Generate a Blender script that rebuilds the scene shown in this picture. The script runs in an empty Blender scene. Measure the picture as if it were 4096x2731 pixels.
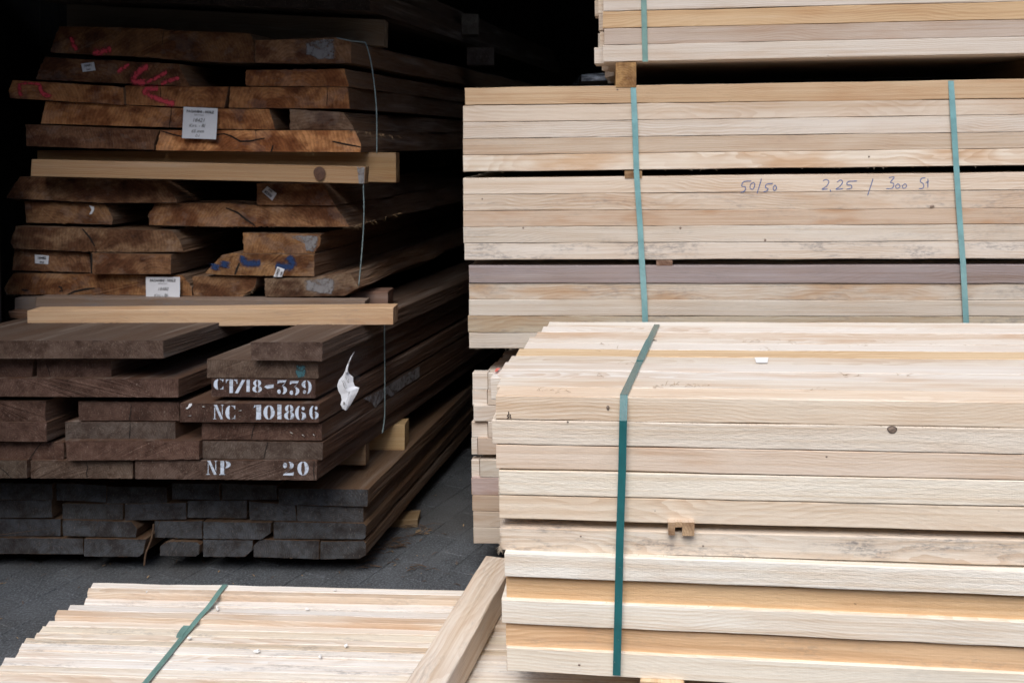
import bpy, bmesh, math, random
from mathutils import Vector, Matrix, noise
random.seed(7)
sc = bpy.context.scene
COL = sc.collection
# ------------------------------------------------------------------ camera, light, exposure
F = 3700.0; U0 = 2048.0; V0 = 580.0; ROLL = 0.0165; CAMZ = 1.3      # focal length / principal point in photo pixels
cam = bpy.data.cameras.new('camera'); camo = bpy.data.objects.new('camera', cam); COL.objects.link(camo)
cam.sensor_width = 36.0; cam.lens = 36.0 * F / 4096.0
cam.shift_y = -(1365.5 - V0) / 4096.0
cam.clip_start = 0.05; cam.clip_end = 500
cam.dof.use_dof = True; cam.dof.focus_distance = 1.95; cam.dof.aperture_fstop = 6.5
camo.location = (0, 0, CAMZ)
camo.matrix_world = Matrix.Translation((0, 0, CAMZ)) @ Matrix.Rotation(math.radians(90), 4, 'X') @ Matrix.Rotation(-ROLL, 4, 'Z')
sc.camera = camo
SUN_EL, SUN_AZ = 52.0, 192.0          # degrees; azimuth clockwise from +Y: behind the camera, slightly to the left
world = bpy.data.worlds.new('World'); sc.world = world; world.use_nodes = True
wn = world.node_tree.nodes; wl = world.node_tree.links
sky = wn.new('ShaderNodeTexSky'); sky.sky_type = 'NISHITA'; sky.sun_disc = False
sky.sun_elevation = math.radians(SUN_EL); sky.sun_rotation = math.radians(SUN_AZ)
sky.air_density = 1.0; sky.dust_density = 2.5; sky.ozone_density = 1.0
wn['Background'].inputs['Strength'].default_value = 0.11
wl.new(sky.outputs['Color'], wn['Background'].inputs['Color'])
sun = bpy.data.lights.new('sun', 'SUN'); sun.energy = 1.3; sun.angle = math.radians(35); sun.color = (1.0, .985, .965)
suno = bpy.data.objects.new('sun', sun); COL.objects.link(suno)
az, el = math.radians(SUN_AZ), math.radians(SUN_EL)
sdir = Vector((math.sin(az) * math.cos(el), math.cos(az) * math.cos(el), math.sin(el)))
suno.rotation_euler = sdir.to_track_quat('Z', 'Y').to_euler(); suno.location = (-2, -4, 6)
vs = sc.view_settings; vs.view_transform = 'Standard'; vs.look = 'None'; vs.exposure = 0.88; vs.gamma = 1.0
vs.use_curve_mapping = False

# ------------------------------------------------------------------ pixel -> ray helpers (places measured in the photo)
cr, sr = math.cos(ROLL), math.sin(ROLL)
CAM = Vector((0, 0, CAMZ))
def ray(u, v):
    x = (u - U0) / F; z = -(v - V0) / F
    return Vector((cr * x + sr * z, 1.0, -sr * x + cr * z))
def hit(u, v, p, n):
    d = ray(u, v); return CAM + d * ((Vector(p) - CAM).dot(n) / d.dot(n))
def tn(deg):
    a = math.radians(deg); return Vector((math.cos(a), -math.sin(a), 0)), Vector((math.sin(a), math.cos(a), 0))
Z3 = Vector((0, 0, 1))
def at_depth(u, v, y):
    return CAM + ray(u, v) * y
def on_level(u, v, z):
    d = ray(u, v); return CAM + d * ((z - CAMZ) / d.z)

# ------------------------------------------------------------------ materials
def nd(t, typ, **kw):
    n = t.nodes.new(typ)
    for k, v in kw.items():
        if k in ('op',): n.operation = v
        elif hasattr(n, k): setattr(n, k, v)
    return n
def newmat(name):
    m = bpy.data.materials.new(name); m.use_nodes = True
    return m, m.node_tree, m.node_tree.nodes['Principled BSDF']
def M_(t, op, a, b=None, c=None, clamp=False):
    n = t.nodes.new('ShaderNodeMath'); n.operation = op; n.use_clamp = clamp
    for i, x in enumerate((a, b, c)):
        if x is None: continue
        if isinstance(x, (int, float)): n.inputs[i].default_value = x
        else: t.links.new(x, n.inputs[i])
    return n.outputs[0]
def V_(t, op, a, b=None):
    n = t.nodes.new('ShaderNodeVectorMath'); n.operation = op
    for i, x in enumerate((a, b)):
        if x is None: continue
        if isinstance(x, (tuple, list)): n.inputs[i].default_value = x
        else: t.links.new(x, n.inputs[i])
    return n.outputs['Value'] if op in ('LENGTH', 'DOT_PRODUCT') else n.outputs[0]
def mixc(t, fac, a, b, blend='MIX'):
    n = t.nodes.new('ShaderNodeMix'); n.data_type = 'RGBA'; n.blend_type = blend
    for s, x in ((n.inputs[0], fac), (n.inputs[6], a), (n.inputs[7], b)):
        if isinstance(x, (int, float)): s.default_value = x
        elif isinstance(x, (tuple, list)): s.default_value = tuple(x) + ((1,) if len(x) == 3 else ())
        else: t.links.new(x, s)
    return n.outputs[2]
def noise_(t, vec, scale=(1, 1, 1), detail=3, rough=.55):
    v = V_(t, 'MULTIPLY', vec, scale)
    n = t.nodes.new('ShaderNodeTexNoise'); n.inputs['Scale'].default_value = 1; n.inputs['Detail'].default_value = detail
    n.inputs['Roughness'].default_value = rough
    t.links.new(v, n.inputs['Vector']); return n.outputs['Fac']
def sstep(t, x, lo, hi):
    n = t.nodes.new('ShaderNodeMapRange'); n.interpolation_type = 'SMOOTHSTEP'
    n.inputs['From Min'].default_value = lo; n.inputs['From Max'].default_value = hi
    t.links.new(x, n.inputs['Value']); return n.outputs['Result']

def wood_material(name, fuzz=1.0, ringfreq=150.0, rough=.75, mottled=0.0, ringc=.30, heart=.3):
    """Sawn wood, grain along local X. Colour comes from the object (object colour = long faces,
    custom vector 'endgrain' = cut ends); 'stain', 'warm' are amounts of mould and of resin-brown patches."""
    m, t, b = newmat(name); L = t.links
    tc = t.nodes.new('ShaderNodeTexCoord').outputs['Object']
    oi = t.nodes.new('ShaderNodeObjectInfo'); rnd = oi.outputs['Random']
    cx = t.nodes.new('ShaderNodeCombineXYZ')
    L.new(M_(t, 'MULTIPLY', rnd, 37.0), cx.inputs[0]); L.new(M_(t, 'MULTIPLY', rnd, 91.7), cx.inputs[1]); L.new(M_(t, 'MULTIPLY', rnd, 53.3), cx.inputs[2])
    P = V_(t, 'ADD', tc, cx.outputs[0])
    def prop(nm):
        a = t.nodes.new('ShaderNodeAttribute'); a.attribute_type = 'OBJECT'; a.attribute_name = nm; return a
    stain = prop('stain').outputs['Fac']; warm = prop('warm').outputs['Fac']; endc = prop('endgrain').outputs['Color']
    # growth rings round a pith line parallel to X, pith placed at random
    r2 = M_(t, 'FRACT', M_(t, 'MULTIPLY', rnd, 17.31)); r3 = M_(t, 'FRACT', M_(t, 'MULTIPLY', rnd, 71.97))
    off = t.nodes.new('ShaderNodeCombineXYZ')
    L.new(M_(t, 'MULTIPLY_ADD', r2, .30, -.15), off.inputs[1]); L.new(M_(t, 'MULTIPLY_ADD', r3, .16, .02), off.inputs[2])
    flat = V_(t, 'MULTIPLY', V_(t, 'ADD', tc, off.outputs[0]), (0, 1, 1))
    warp = noise_(t, P, (1.7, 4, 4), 2); warp2 = noise_(t, P, (9, 30, 30), 2)
    rad = M_(t, 'ADD', V_(t, 'LENGTH', flat), M_(t, 'ADD', M_(t, 'MULTIPLY', warp, .11), M_(t, 'MULTIPLY', warp2, .012)))
    ph = M_(t, 'FRACT', M_(t, 'MULTIPLY', rad, ringfreq))
    ring = sstep(t, ph, .15, .95)
    ringpatch = sstep(t, noise_(t, P, (2.3, 9, 9), 2), .35, .7)
    fib = noise_(t, P, (1.6, 150, 150), 4, .6)
    mid = noise_(t, P, (1.3, 40, 40), 3)
    fleck = noise_(t, P, (60, 260, 260), 2)
    base = oi.outputs['Color']
    c = mixc(t, M_(t, 'MULTIPLY', M_(t, 'MULTIPLY', ring, ringc), M_(t, 'MULTIPLY_ADD', ringpatch, .8, .2)), base, mixc(t, 1.0, base, (.66, .50, .36), 'MULTIPLY'))
    c = mixc(t, M_(t, 'MULTIPLY', sstep(t, fib, .42, .72), .85), c, mixc(t, 1.0, c, (.84, .76, .68), 'MULTIPLY'))
    c = mixc(t, M_(t, 'MULTIPLY', sstep(t, mid, .45, .8), .55), c, mixc(t, 1.0, c, (.84, .76, .66), 'MULTIPLY'))
    lowp = noise_(t, P, (3.1, 14, 14), 3)
    c = mixc(t, M_(t, 'MULTIPLY', sstep(t, lowp, .46, .72), warm, clamp=True), c, mixc(t, 1.0, c, (.74, .50, .30), 'MULTIPLY'))
    lightp = noise_(t, P, (1.6, 26, 26), 3)
    c = mixc(t, M_(t, 'MULTIPLY', sstep(t, lightp, .5, .8), .25), c, mixc(t, .5, c, (.85, .80, .72), 'MIX'))
    st1 = noise_(t, P, (7, 26, 26), 5, .7); st2 = noise_(t, P, (55, 150, 150), 4, .75)
    sm = M_(t, 'MULTIPLY', sstep(t, st1, .46, .66), sstep(t, st2, .38, .62))
    c = mixc(t, M_(t, 'MULTIPLY', sm, stain, clamp=True), c, (.17, .165, .17))
    pin = sstep(t, noise_(t, P, (70, 110, 110), 1), .80, .86)
    c = mixc(t, M_(t, 'MULTIPLY', pin, .55), c, (.12, .07, .04))
    # cut ends
    sep = t.nodes.new('ShaderNodeSeparateXYZ'); geo = t.nodes.new('ShaderNodeNewGeometry')
    tr = t.nodes.new('ShaderNodeVectorTransform'); tr.vector_type = 'NORMAL'; tr.convert_from = 'WORLD'; tr.convert_to = 'OBJECT'
    L.new(geo.outputs['True Normal'], tr.inputs[0]); L.new(tr.outputs[0], sep.inputs[0])
    isend = sstep(t, M_(t, 'ABSOLUTE', sep.outputs[0]), .55, .8)
    e = mixc(t, M_(t, 'MULTIPLY', ring, .38), endc, mixc(t, 1.0, endc, (.45, .38, .32), 'MULTIPLY'))
    es = noise_(t, P, (40, 40, 40), 5, .7); eb = noise_(t, P, (9, 13, 17), 3, .6); ef = noise_(t, P, (20, 260, 120), 3, .7)
    e = mixc(t, sstep(t, es, .38, .72), e, mixc(t, 1.0, e, (.58, .50, .45), 'MULTIPLY'))
    e = mixc(t, M_(t, 'MULTIPLY', sstep(t, eb, .42, .7), .9), e, mixc(t, 1.0, e, (.50, .42, .38), 'MULTIPLY'))
    e = mixc(t, M_(t, 'MULTIPLY', sstep(t, ef, .55, .75), .45), e, mixc(t, .5, e, (.5, .42, .36)))
    hw = noise_(t, P, (3, 7, 12), 3, .6); e = mixc(t, M_(t, 'MULTIPLY', sstep(t, hw, .44, .6), heart), e, mixc(t, 1.0, e, (.48, .36, .30), 'MULTIPLY'))
    if mottled:
        g = noise_(t, P, (6, 9, 15), 4, .65)
        e = mixc(t, M_(t, 'MULTIPLY', sstep(t, g, .54, .60), mottled), e, (.30, .28, .27))
    c = mixc(t, isend, c, e)
    L.new(c, b.inputs['Base Color'])
    b.inputs['Roughness'].default_value = rough; b.inputs['Specular IOR Level'].default_value = .25
    saw = noise_(t, P, (38, 170, 170), 4, .7) if not mottled else noise_(t, P, (45, 90, 90), 5, .75)
    sawm = noise_(t, P, (240, 12, 12), 2, .5)
    h = M_(t, 'ADD', M_(t, 'MULTIPLY', saw, 1.1), M_(t, 'ADD', M_(t, 'MULTIPLY', fleck, .55), M_(t, 'MULTIPLY', M_(t, 'ADD', fib, M_(t, 'MULTIPLY', sawm, .5)), .5)))
    bp = t.nodes.new('ShaderNodeBump'); bp.inputs['Strength'].default_value = min(1, .55 * fuzz); bp.inputs['Distance'].default_value = .0022 * fuzz
    L.new(h, bp.inputs['Height']); L.new(bp.outputs[0], b.inputs['Normal'])
    return m
MW_SOFT = wood_material('sawn_softwood', .75, 175, .72, ringc=.48)
MW_ROUGH = wood_material('rough_sawn_softwood', 1.05, 90, .85, ringc=.12)
MW_HARD = wood_material('rough_hardwood', 1.5, 90, .85, mottled=.10, ringc=.3, heart=.95)
MW_DARK = wood_material('dark_hardwood', 1.2, 160, .8, ringc=.4)

def strap_material(name, col, rough=.26):
    m, t, b = newmat(name); tc = t.nodes.new('ShaderNodeTexCoord').outputs['Object']
    w = t.nodes.new('ShaderNodeTexWave'); w.inputs['Scale'].default_value = 420; w.inputs['Distortion'].default_value = .4; w.bands_direction = 'DIAGONAL'
    t.links.new(tc, w.inputs['Vector'])
    n = noise_(t, tc, (25, 25, 25), 3)
    c = mixc(t, sstep(t, n, .3, .7), col, tuple(x * .78 for x in col))
    spk = sstep(t, noise_(t, tc, (330, 330, 330), 1), .77, .8)
    c = mixc(t, M_(t, 'MULTIPLY', spk, .7), c, (.6, .62, .6))
    t.links.new(c, b.inputs['Base Color']); b.inputs['Roughness'].default_value = rough
    b.inputs['Coat Weight'].default_value = 1; b.inputs['Coat Roughness'].default_value = .22; b.inputs['Coat IOR'].default_value = 1.75; b.inputs['Specular IOR Level'].default_value = .8
    bp = t.nodes.new('ShaderNodeBump'); bp.inputs['Strength'].default_value = .3; bp.inputs['Distance'].default_value = .0004
    t.links.new(w.outputs['Fac'], bp.inputs['Height']); t.links.new(bp.outputs[0], b.inputs['Normal'])
    return m
MS_TEAL = strap_material('teal_woven_strap', (.012, .155, .16))
MS_CYAN = strap_material('pale_teal_strap', (.20, .42, .44), .3)
MS_SAGE = strap_material('sage_green_strap', (.17, .33, .295), .5)
def plain(name, col, rough=.6, var=.25, sc_=30, **kw):
    m, t, b = newmat(name); tc = t.nodes.new('ShaderNodeTexCoord').outputs['Object']
    n = noise_(t, tc, (sc_,) * 3, 4)
    t.links.new(mixc(t, sstep(t, n, .3, .7), col, tuple(x * (1 - var) for x in col)), b.inputs['Base Color'])
    b.inputs['Roughness'].default_value = rough
    for k, v in kw.items(): b.inputs[k].default_value = v
    return m
M_PAPER = plain('paper', (.62, .64, .68), .7, .05)
M_INK = plain('ink', (.05, .05, .055), .7, .2, 300)
M_INKSOFT = plain('pencil', (.20, .20, .20), .8, .2, 300)
M_CORD = plain('cord', (.20, .27, .28), .5, .3, 60)
M_STEEL = plain('staple_metal', (.7, .7, .68), .3, .1, 60, Metallic=.9)
M_FOAM = plain('white_foam', (.85, .85, .83), .8, .05)
M_CHIP = plain('splinter_wood', (.45, .30, .16), .8, .5, 90)
M_CHIPD = plain('bark_litter', (.16, .095, .055), .85, .5, 60)
M_SHED = plain('shed_boards', (.035, .026, .02), .9, .5, 9)
def paint(name, col, wear=.5, soft=True, scale=90):
    """worn paint: alpha falls off at the ribbon edge ('edge' attribute) and in speckles"""
    m, t, b = newmat(name); tc = t.nodes.new('ShaderNodeTexCoord').outputs['Object']
    n = noise_(t, tc, (scale,) * 3, 5, .7); n2 = noise_(t, tc, (scale * .25,) * 3, 3)
    a = t.nodes.new('ShaderNodeAttribute'); a.attribute_name = 'edge'
    al = sstep(t, M_(t, 'ADD', M_(t, 'MULTIPLY', a.outputs['Fac'], 1.1 if soft else .8), M_(t, 'MULTIPLY', M_(t, 'SUBTRACT', n, .5), 1.3 if soft else 1.0)), .08 if soft else .2, .95 if soft else .35)
    al = M_(t, 'MULTIPLY', al, M_(t, 'MULTIPLY_ADD', sstep(t, M_(t, 'ADD', M_(t, 'MULTIPLY', n, .6), M_(t, 'MULTIPLY', n2, .4)), .36, .56), wear, 1 - wear))
    t.links.new(al, b.inputs['Alpha'])
    b.inputs['Base Color'].default_value = tuple(col) + (1,); b.inputs['Roughness'].default_value = .6
    return m
MP_WHITE = paint('white_stencil_paint', (.50, .57, .68), .62, False)
MP_PINK = paint('pink_spray_paint', (.58, .045, .07), .7, True)
MP_BLUE = paint('blue_spray_paint', (.004, .026, .095), .2, True)
MP_PEN = paint('blue_pencil', (.05, .12, .33), .25, True, 260)
MP_TEALSTAIN = paint('teal_smudge', (.03, .10, .12), .7, True)
MP_GREY = paint('grey_white_smear', (.20, .195, .20), .7, True, 60)
M_CRACK = plain('crack_shadow', (.012, .009, .007), 1.0, .2)
M_KNOT = plain('knot_wood', (.32, .235, .18), .6, .5, 160)
M_KNOTB = plain('dark_knot_wood', (.10, .045, .025), .6, .4, 120)
M_KNOTD = plain('knot_rim', (.07, .05, .04), .8, .4, 160)
M_REDEND = plain('red_end_paint', (.75, .16, .12), .7, .2)

# ------------------------------------------------------------------ object helpers
def newobj(name, me, mat=None, parent=None, mw=None):
    o = bpy.data.objects.new(name, me); COL.objects.link(o)
    if me is not None and mat is not None:
        for x in (mat if isinstance(mat, (list, tuple)) else [mat]): me.materials.append(x)
    o['_mw'] = 0; del o['_mw']
    WM[o.name] = mw.copy() if mw is not None else Matrix.Identity(4)
    if parent is not None:
        o.parent = parent
        o.matrix_basis = WM[parent.name].inverted() @ WM[o.name]
    else:
        o.matrix_basis = WM[o.name]
    return o
WM = {}
def tag(o, label=None, cat=None, group=None, kind=None):
    if label: o['label'] = label
    if cat: o['category'] = cat
    if group: o['group'] = group
    if kind: o['kind'] = kind
    return o
def thing(name, loc, label, cat, group=None):
    o = newobj(name, None, mw=Matrix.Translation(loc)); o.empty_display_size = .05
    return tag(o, label, cat, group)
def frame(o, x, z=Z3):
    x = x.normalized(); y = z.cross(x).normalized(); zz = x.cross(y)
    return Matrix.Translation(o) @ Matrix(((x.x, y.x, zz.x), (x.y, y.y, zz.y), (x.z, y.z, zz.z))).to_4x4()
def mesh_from(name, vs_, fs, mw, smooth=False):
    inv = mw.inverted(); me = bpy.data.meshes.new(name)
    me.from_pydata([inv @ Vector(v) for v in vs_], [], fs); me.validate(); me.update()
    if smooth:
        for p in me.polygons: p.use_smooth = True
    return me
def chamfer(poly, c):
    out = []; n = len(poly)
    for i in range(n):
        a, p, b = poly[i - 1], poly[i], poly[(i + 1) % n]
        da, db = (a - p), (b - p)
        ca = min(c, da.length * .3); cb = min(c, db.length * .3)
        out.append(p + da.normalized() * ca); out.append(p + db.normalized() * cb)
    return out
def subdiv(poly, step):
    out = []; n = len(poly)
    for i in range(n):
        a, b = poly[i], poly[(i + 1) % n]; k = max(1, int((b - a).length / step))
        for j in range(k): out.append(a.lerp(b, j / k))
    return out
def sweep(name, E0, E1, mat, color, parent=None, endc=None, stain=0.0, warm=.4, cham=.0015, segs=24, jit=.0004, step=None,
          xdir=None, freq=6.0, endjit=0.0, label=None, live=0.0):
    """solid board between two end polygons (same vertex count), edges slightly uneven along its length"""
    E0 = chamfer(E0, cham); E1 = chamfer(E1, cham)
    if step:
        n0 = len(E0); a0, a1 = [], []
        for i in range(n0):
            k = max(1, int((E0[(i + 1) % n0] - E0[i]).length / step))
            for j in range(k):
                a0.append(E0[i].lerp(E0[(i + 1) % n0], j / k)); a1.append(E1[i].lerp(E1[(i + 1) % n0], j / k))
        E0, E1 = a0, a1
    n = len(E0); o = sum(E0, Vector()) / n; c1 = sum(E1, Vector()) / n
    ax = (c1 - o).normalized(); mw = frame(o, xdir or ax); sd = random.random() * 100
    vs_, fs = [], []
    for s in range(segs + 1):
        f = s / segs; x = (c1 - o).length * f; cc = o.lerp(c1, f)
        for i in range(n):
            p = E0[i].lerp(E1[i], f); rd = (p - cc)
            if s in (0, segs):
                k = noise.noise(Vector((i * .9, sd, s))) * jit * 1.5
                p = p + rd.normalized() * k + ax * noise.noise(Vector((sd, i * .7, 3))) * endjit
            else:
                k = noise.noise(Vector((x * freq, i * 1.7, sd))) * jit * 2 + noise.noise(Vector((x * freq * 7, i * 2.3, sd))) * jit
                p = p + rd.normalized() * k
                if live:
                    side = Vector((rd.x, rd.y, 0)); 
                    p = p + side.normalized() * (noise.noise(Vector((x * 3.0, sd, 1 if side.dot(mw.to_3x3().col[1]) > 0 else 9))) - .1) * live
            vs_.append(p)
    for s in range(segs):
        for i in range(n):
            j = (i + 1) % n
            fs.append((s * n + i, s * n + j, (s + 1) * n + j, (s + 1) * n + i))
    fs.append(tuple(range(n - 1, -1, -1))); fs.append(tuple(segs * n + i for i in range(n)))
    me = mesh_from(name, vs_, fs, mw)
    bm = bmesh.new(); bm.from_mesh(me); bmesh.ops.recalc_face_normals(bm, faces=bm.faces); bm.to_mesh(me); bm.free()
    ob = newobj(name, me, mat, parent, mw)
    ob.color = tuple(color) + (1,); ob['endgrain'] = list(endc or color); ob['stain'] = float(stain); ob['warm'] = float(warm)
    if label: ob['label'] = label
    return ob
def jc(c, a=.06):
    k = 1 + random.uniform(-a, a); w = random.uniform(-a, a) * .5
    return (c[0] * k, c[1] * k * (1 - w * .4), c[2] * k * (1 - w))
def box_sweep(name, p, x, y, z, lx, ly, lz, mat, color, **kw):
    """beam: corner p, length along x, width along y, height along z"""
    E0 = [p, p + y * ly, p + y * ly + z * lz, p + z * lz]
    return sweep(name, E0, [q + x * lx for q in E0], mat, color, **kw)
def ribbon(name, pts, widths, nrm, mat, parent, edge=True, thick=0.0, wdir=None, lift=0.0):
    """flat stroke on a surface with normal nrm; 'edge' attribute 1 in the middle, 0 at the rim"""
    vs_, fs, ed = [], [], []; nrm = nrm.normalized(); n = len(pts)
    pts = [p + nrm * lift for p in pts]
    if isinstance(widths, (int, float)): widths = [widths] * n
    for i, p in enumerate(pts):
        d = (pts[min(i + 1, n - 1)] - pts[max(i - 1, 0)])
        w = wdir.normalized() if wdir else nrm.cross(d).normalized()
        for k, e in ((-1, 0), (0, 1), (1, 0)):
            vs_.append(p + w * widths[i] * .5 * k); ed.append(e if 0 < i < n - 1 or not edge else e * .35)
    for i in range(n - 1):
        for k in (0, 1): fs.append((i * 3 + k, i * 3 + k + 1, i * 3 + k + 4, i * 3 + k + 3))
    if thick:
        m0 = len(vs_)
        for q in range(m0): vs_.append(vs_[q] - nrm * thick); ed.append(1)
        fs += [tuple(m0 + q for q in reversed(f)) for f in fs[:]]
        for i in range(n - 1):
            fs.append((i * 3, i * 3 + 3, m0 + i * 3 + 3, m0 + i * 3)); fs.append((i * 3 + 5, i * 3 + 2, m0 + i * 3 + 2, m0 + i * 3 + 5))
        fs.append((0, 1, 2, m0 + 2, m0 + 1, m0)); e_ = (n - 1) * 3; fs.append((e_ + 2, e_ + 1, e_, m0 + e_, m0 + e_ + 1, m0 + e_ + 2))
    mw = frame(pts[0], (pts[-1] - pts[0]) if (pts[-1] - pts[0]).length > 1e-4 else Vector((1, 0, 0)), nrm) if abs((pts[-1] - pts[0]).normalized().dot(nrm)) < .9 else Matrix.Translation(pts[0])
    me = mesh_from(name, vs_, fs, mw)
    at = me.attributes.new('edge', 'FLOAT', 'POINT')
    for i, e in enumerate(ed): at.data[i].value = e
    return newobj(name, me, mat, parent, mw)
def tube(name, pts, r, mat, parent=None, sides=6):
    vs_, fs = [], []; n = len(pts)
    for i, p in enumerate(pts):
        d = (pts[min(i + 1, n - 1)] - pts[max(i - 1, 0)]).normalized()
        a = d.cross(Vector((.3, 1, .2))).normalized(); b = d.cross(a); rr = r[i] if isinstance(r, list) else r
        for k in range(sides):
            w = 2 * math.pi * k / sides; vs_.append(p + a * math.cos(w) * rr + b * math.sin(w) * rr)
    for i in range(n - 1):
        for k in range(sides): fs.append((i * sides + k, i * sides + (k + 1) % sides, (i + 1) * sides + (k + 1) % sides, (i + 1) * sides + k))
    fs.append(tuple(range(sides))[::-1]); fs.append(tuple((n - 1) * sides + k for k in range(sides)))
    mw = Matrix.Translation(pts[0])
    return newobj(name, mesh_from(name, vs_, fs, mw, True), mat, parent, mw)
def spline(pts, k=6):
    out = []
    for i in range(len(pts) - 1):
        p0, p1, p2, p3 = pts[max(i - 1, 0)], pts[i], pts[i + 1], pts[min(i + 2, len(pts) - 1)]
        for j in range(k):
            t = j / k
            out.append(.5 * ((2 * p1) + (p2 - p0) * t + (2 * p0 - 5 * p1 + 4 * p2 - p3) * t * t + (3 * p1 - p0 - 3 * p2 + p3) * t ** 3))
    out.append(pts[-1]); return out
def patch(name, outline, nrm, mat, parent, lift=.0006, edge=True, thick=0.0):
    """flat blotch: fan from centre, soft or hard rim"""
    c = sum(outline, Vector()) / len(outline) + nrm * lift; o = [p + nrm * lift for p in outline]; n = len(o)
    vs_ = [c] + [c.lerp(p, .7) for p in o] + o
    fs = [(0, 1 + i, 1 + (i + 1) % n) for i in range(n)] + [(1 + i, 1 + n + i, 1 + n + (i + 1) % n, 1 + (i + 1) % n) for i in range(n)]
    ed = [1] * (n + 1) + ([0] * n if edge else [1] * n)
    mw = Matrix.Translation(c); me = mesh_from(name, vs_, fs, mw)
    at = me.attributes.new('edge', 'FLOAT', 'POINT')
    for i, e in enumerate(ed): at.data[i].value = e
    return newobj(name, me, mat, parent, mw)

# ------------------------------------------------------------------ setting: ground and shed
def ground_material(name, base, bumpy=1.0):
    m, t, b = newmat(name); tc = t.nodes.new('ShaderNodeNewGeometry').outputs['Position']
    n1 = noise_(t, tc, (7, 7, 7), 5, .65); n2 = noise_(t, tc, (160, 160, 160), 4, .7); n3 = noise_(t, tc, (2.1, 2.1, 2.1), 3)
    oi = t.nodes.new('ShaderNodeObjectInfo').outputs['Random']
    c = mixc(t, sstep(t, n1, .35, .7), base, tuple(x * .5 for x in base))
    c = mixc(t, sstep(t, n2, .42, .72), c, tuple(min(1, x * 2.3) for x in base))
    c = mixc(t, M_(t, 'MULTIPLY', sstep(t, n3, .45, .7), .5), c, (base[0] * .9, base[1] * .75, base[2] * .6))
    c = mixc(t, M_(t, 'MULTIPLY', oi, .25), c, mixc(t, 1.0, c, (.6, .6, .6), 'MULTIPLY'))
    chip = sstep(t, noise_(t, tc, (90, 45, 60), 2), .74, .78)
    c = mixc(t, M_(t, 'MULTIPLY', chip, .4), c, (.26, .22, .17))
    t.links.new(c, b.inputs['Base Color']); b.inputs['Roughness'].default_value = .85
    bp = t.nodes.new('ShaderNodeBump'); bp.inputs['Strength'].default_value = .8; bp.inputs['Distance'].default_value = .003 * bumpy
    t.links.new(M_(t, 'ADD', n2, M_(t, 'MULTIPLY', n1, 2)), bp.inputs['Height']); t.links.new(bp.outputs[0], b.inputs['Normal'])
    return m
M_GROUND = ground_material('worn_dark_paving', (.068, .075, .084))
M_JOINT = ground_material('joint_dirt', (.045, .042, .038), 2)
g = newobj('ground', mesh_from('ground', [(-60, -60, -.012), (60, -60, -.012), (60, 60, -.012), (-60, 60, -.012)], [(0, 1, 2, 3)], Matrix.Identity(4)), M_JOINT)
tag(g, kind='structure')
pav = newobj('paving', None); tag(pav, kind='structure')
def paver_mesh(seed):
    random.seed(seed); l, w, h, c = .2002, .0998, .05, .0024
    bm = bmesh.new(); bmesh.ops.create_cube(bm, size=1)
    for v in bm.verts: v.co = Vector((v.co.x * l, v.co.y * w, (v.co.z - .5) * h))
    bmesh.ops.bevel(bm, geom=[e for e in bm.edges if all(v.co.z > -.01 for v in e.verts) or abs(e.verts[0].co.z - e.verts[1].co.z) > .01], offset=c, segments=1, affect='EDGES')
    for v in bm.verts: v.co += Vector((random.uniform(-1, 1), random.uniform(-1, 1), 0)) * .0012
    me = bpy.data.meshes.new('paving_stone'); bm.to_mesh(me); bm.free(); me.materials.append(M_GROUND); return me
pms = [paver_mesh(i) for i in range(5)]
random.seed(3)
pt, pn = tn(27)
npv = 0
for i in range(-40, 60):
    for j in range(-60, 60):
        c = Vector((-.75, 3.0, 0)) + pn * (i * .2015 + (j % 2) * .1) + pt * (j * .101)
        if npv < 290 and ((-1.75 < c.x < .2 and 2.2 < c.y < 3.05) or (-.6 < c.x < .35 and 3.0 <= c.y < 4.0)):
            o = bpy.data.objects.new('paving_stone', random.choice(pms)); COL.objects.link(o); o.parent = pav
            o.location = (c.x, c.y, random.uniform(-.0014, .0012))
            o.rotation_euler = (random.uniform(-.006, .006), random.uniform(-.006, .006), math.atan2(pn.y, pn.x) + random.uniform(-.01, .01)); npv += 1
# the rest of the yard: same stones, too far or out of view to tell apart
gm = newobj('yard', mesh_from('yard', [(-60, 4.05, -.004), (60, 4.05, -.004), (60, 60, -.004), (-60, 60, -.004), (-60, -60, -.004), (60, -60, -.004), (60, 2.15, -.004), (-60, 2.15, -.004), (-60, 4.05, -.004), (-1.8, 4.05, -.004), (-1.8, 2.15, -.004), (.3, 4.05, -.004), (.3, 2.15, -.004)],
      [(0, 1, 2, 3), (4, 5, 6, 7), (7, 10, 9, 8), (12, 6, 1, 11)], Matrix.Identity(4)), M_GROUND)
tag(gm, kind='structure')

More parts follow.
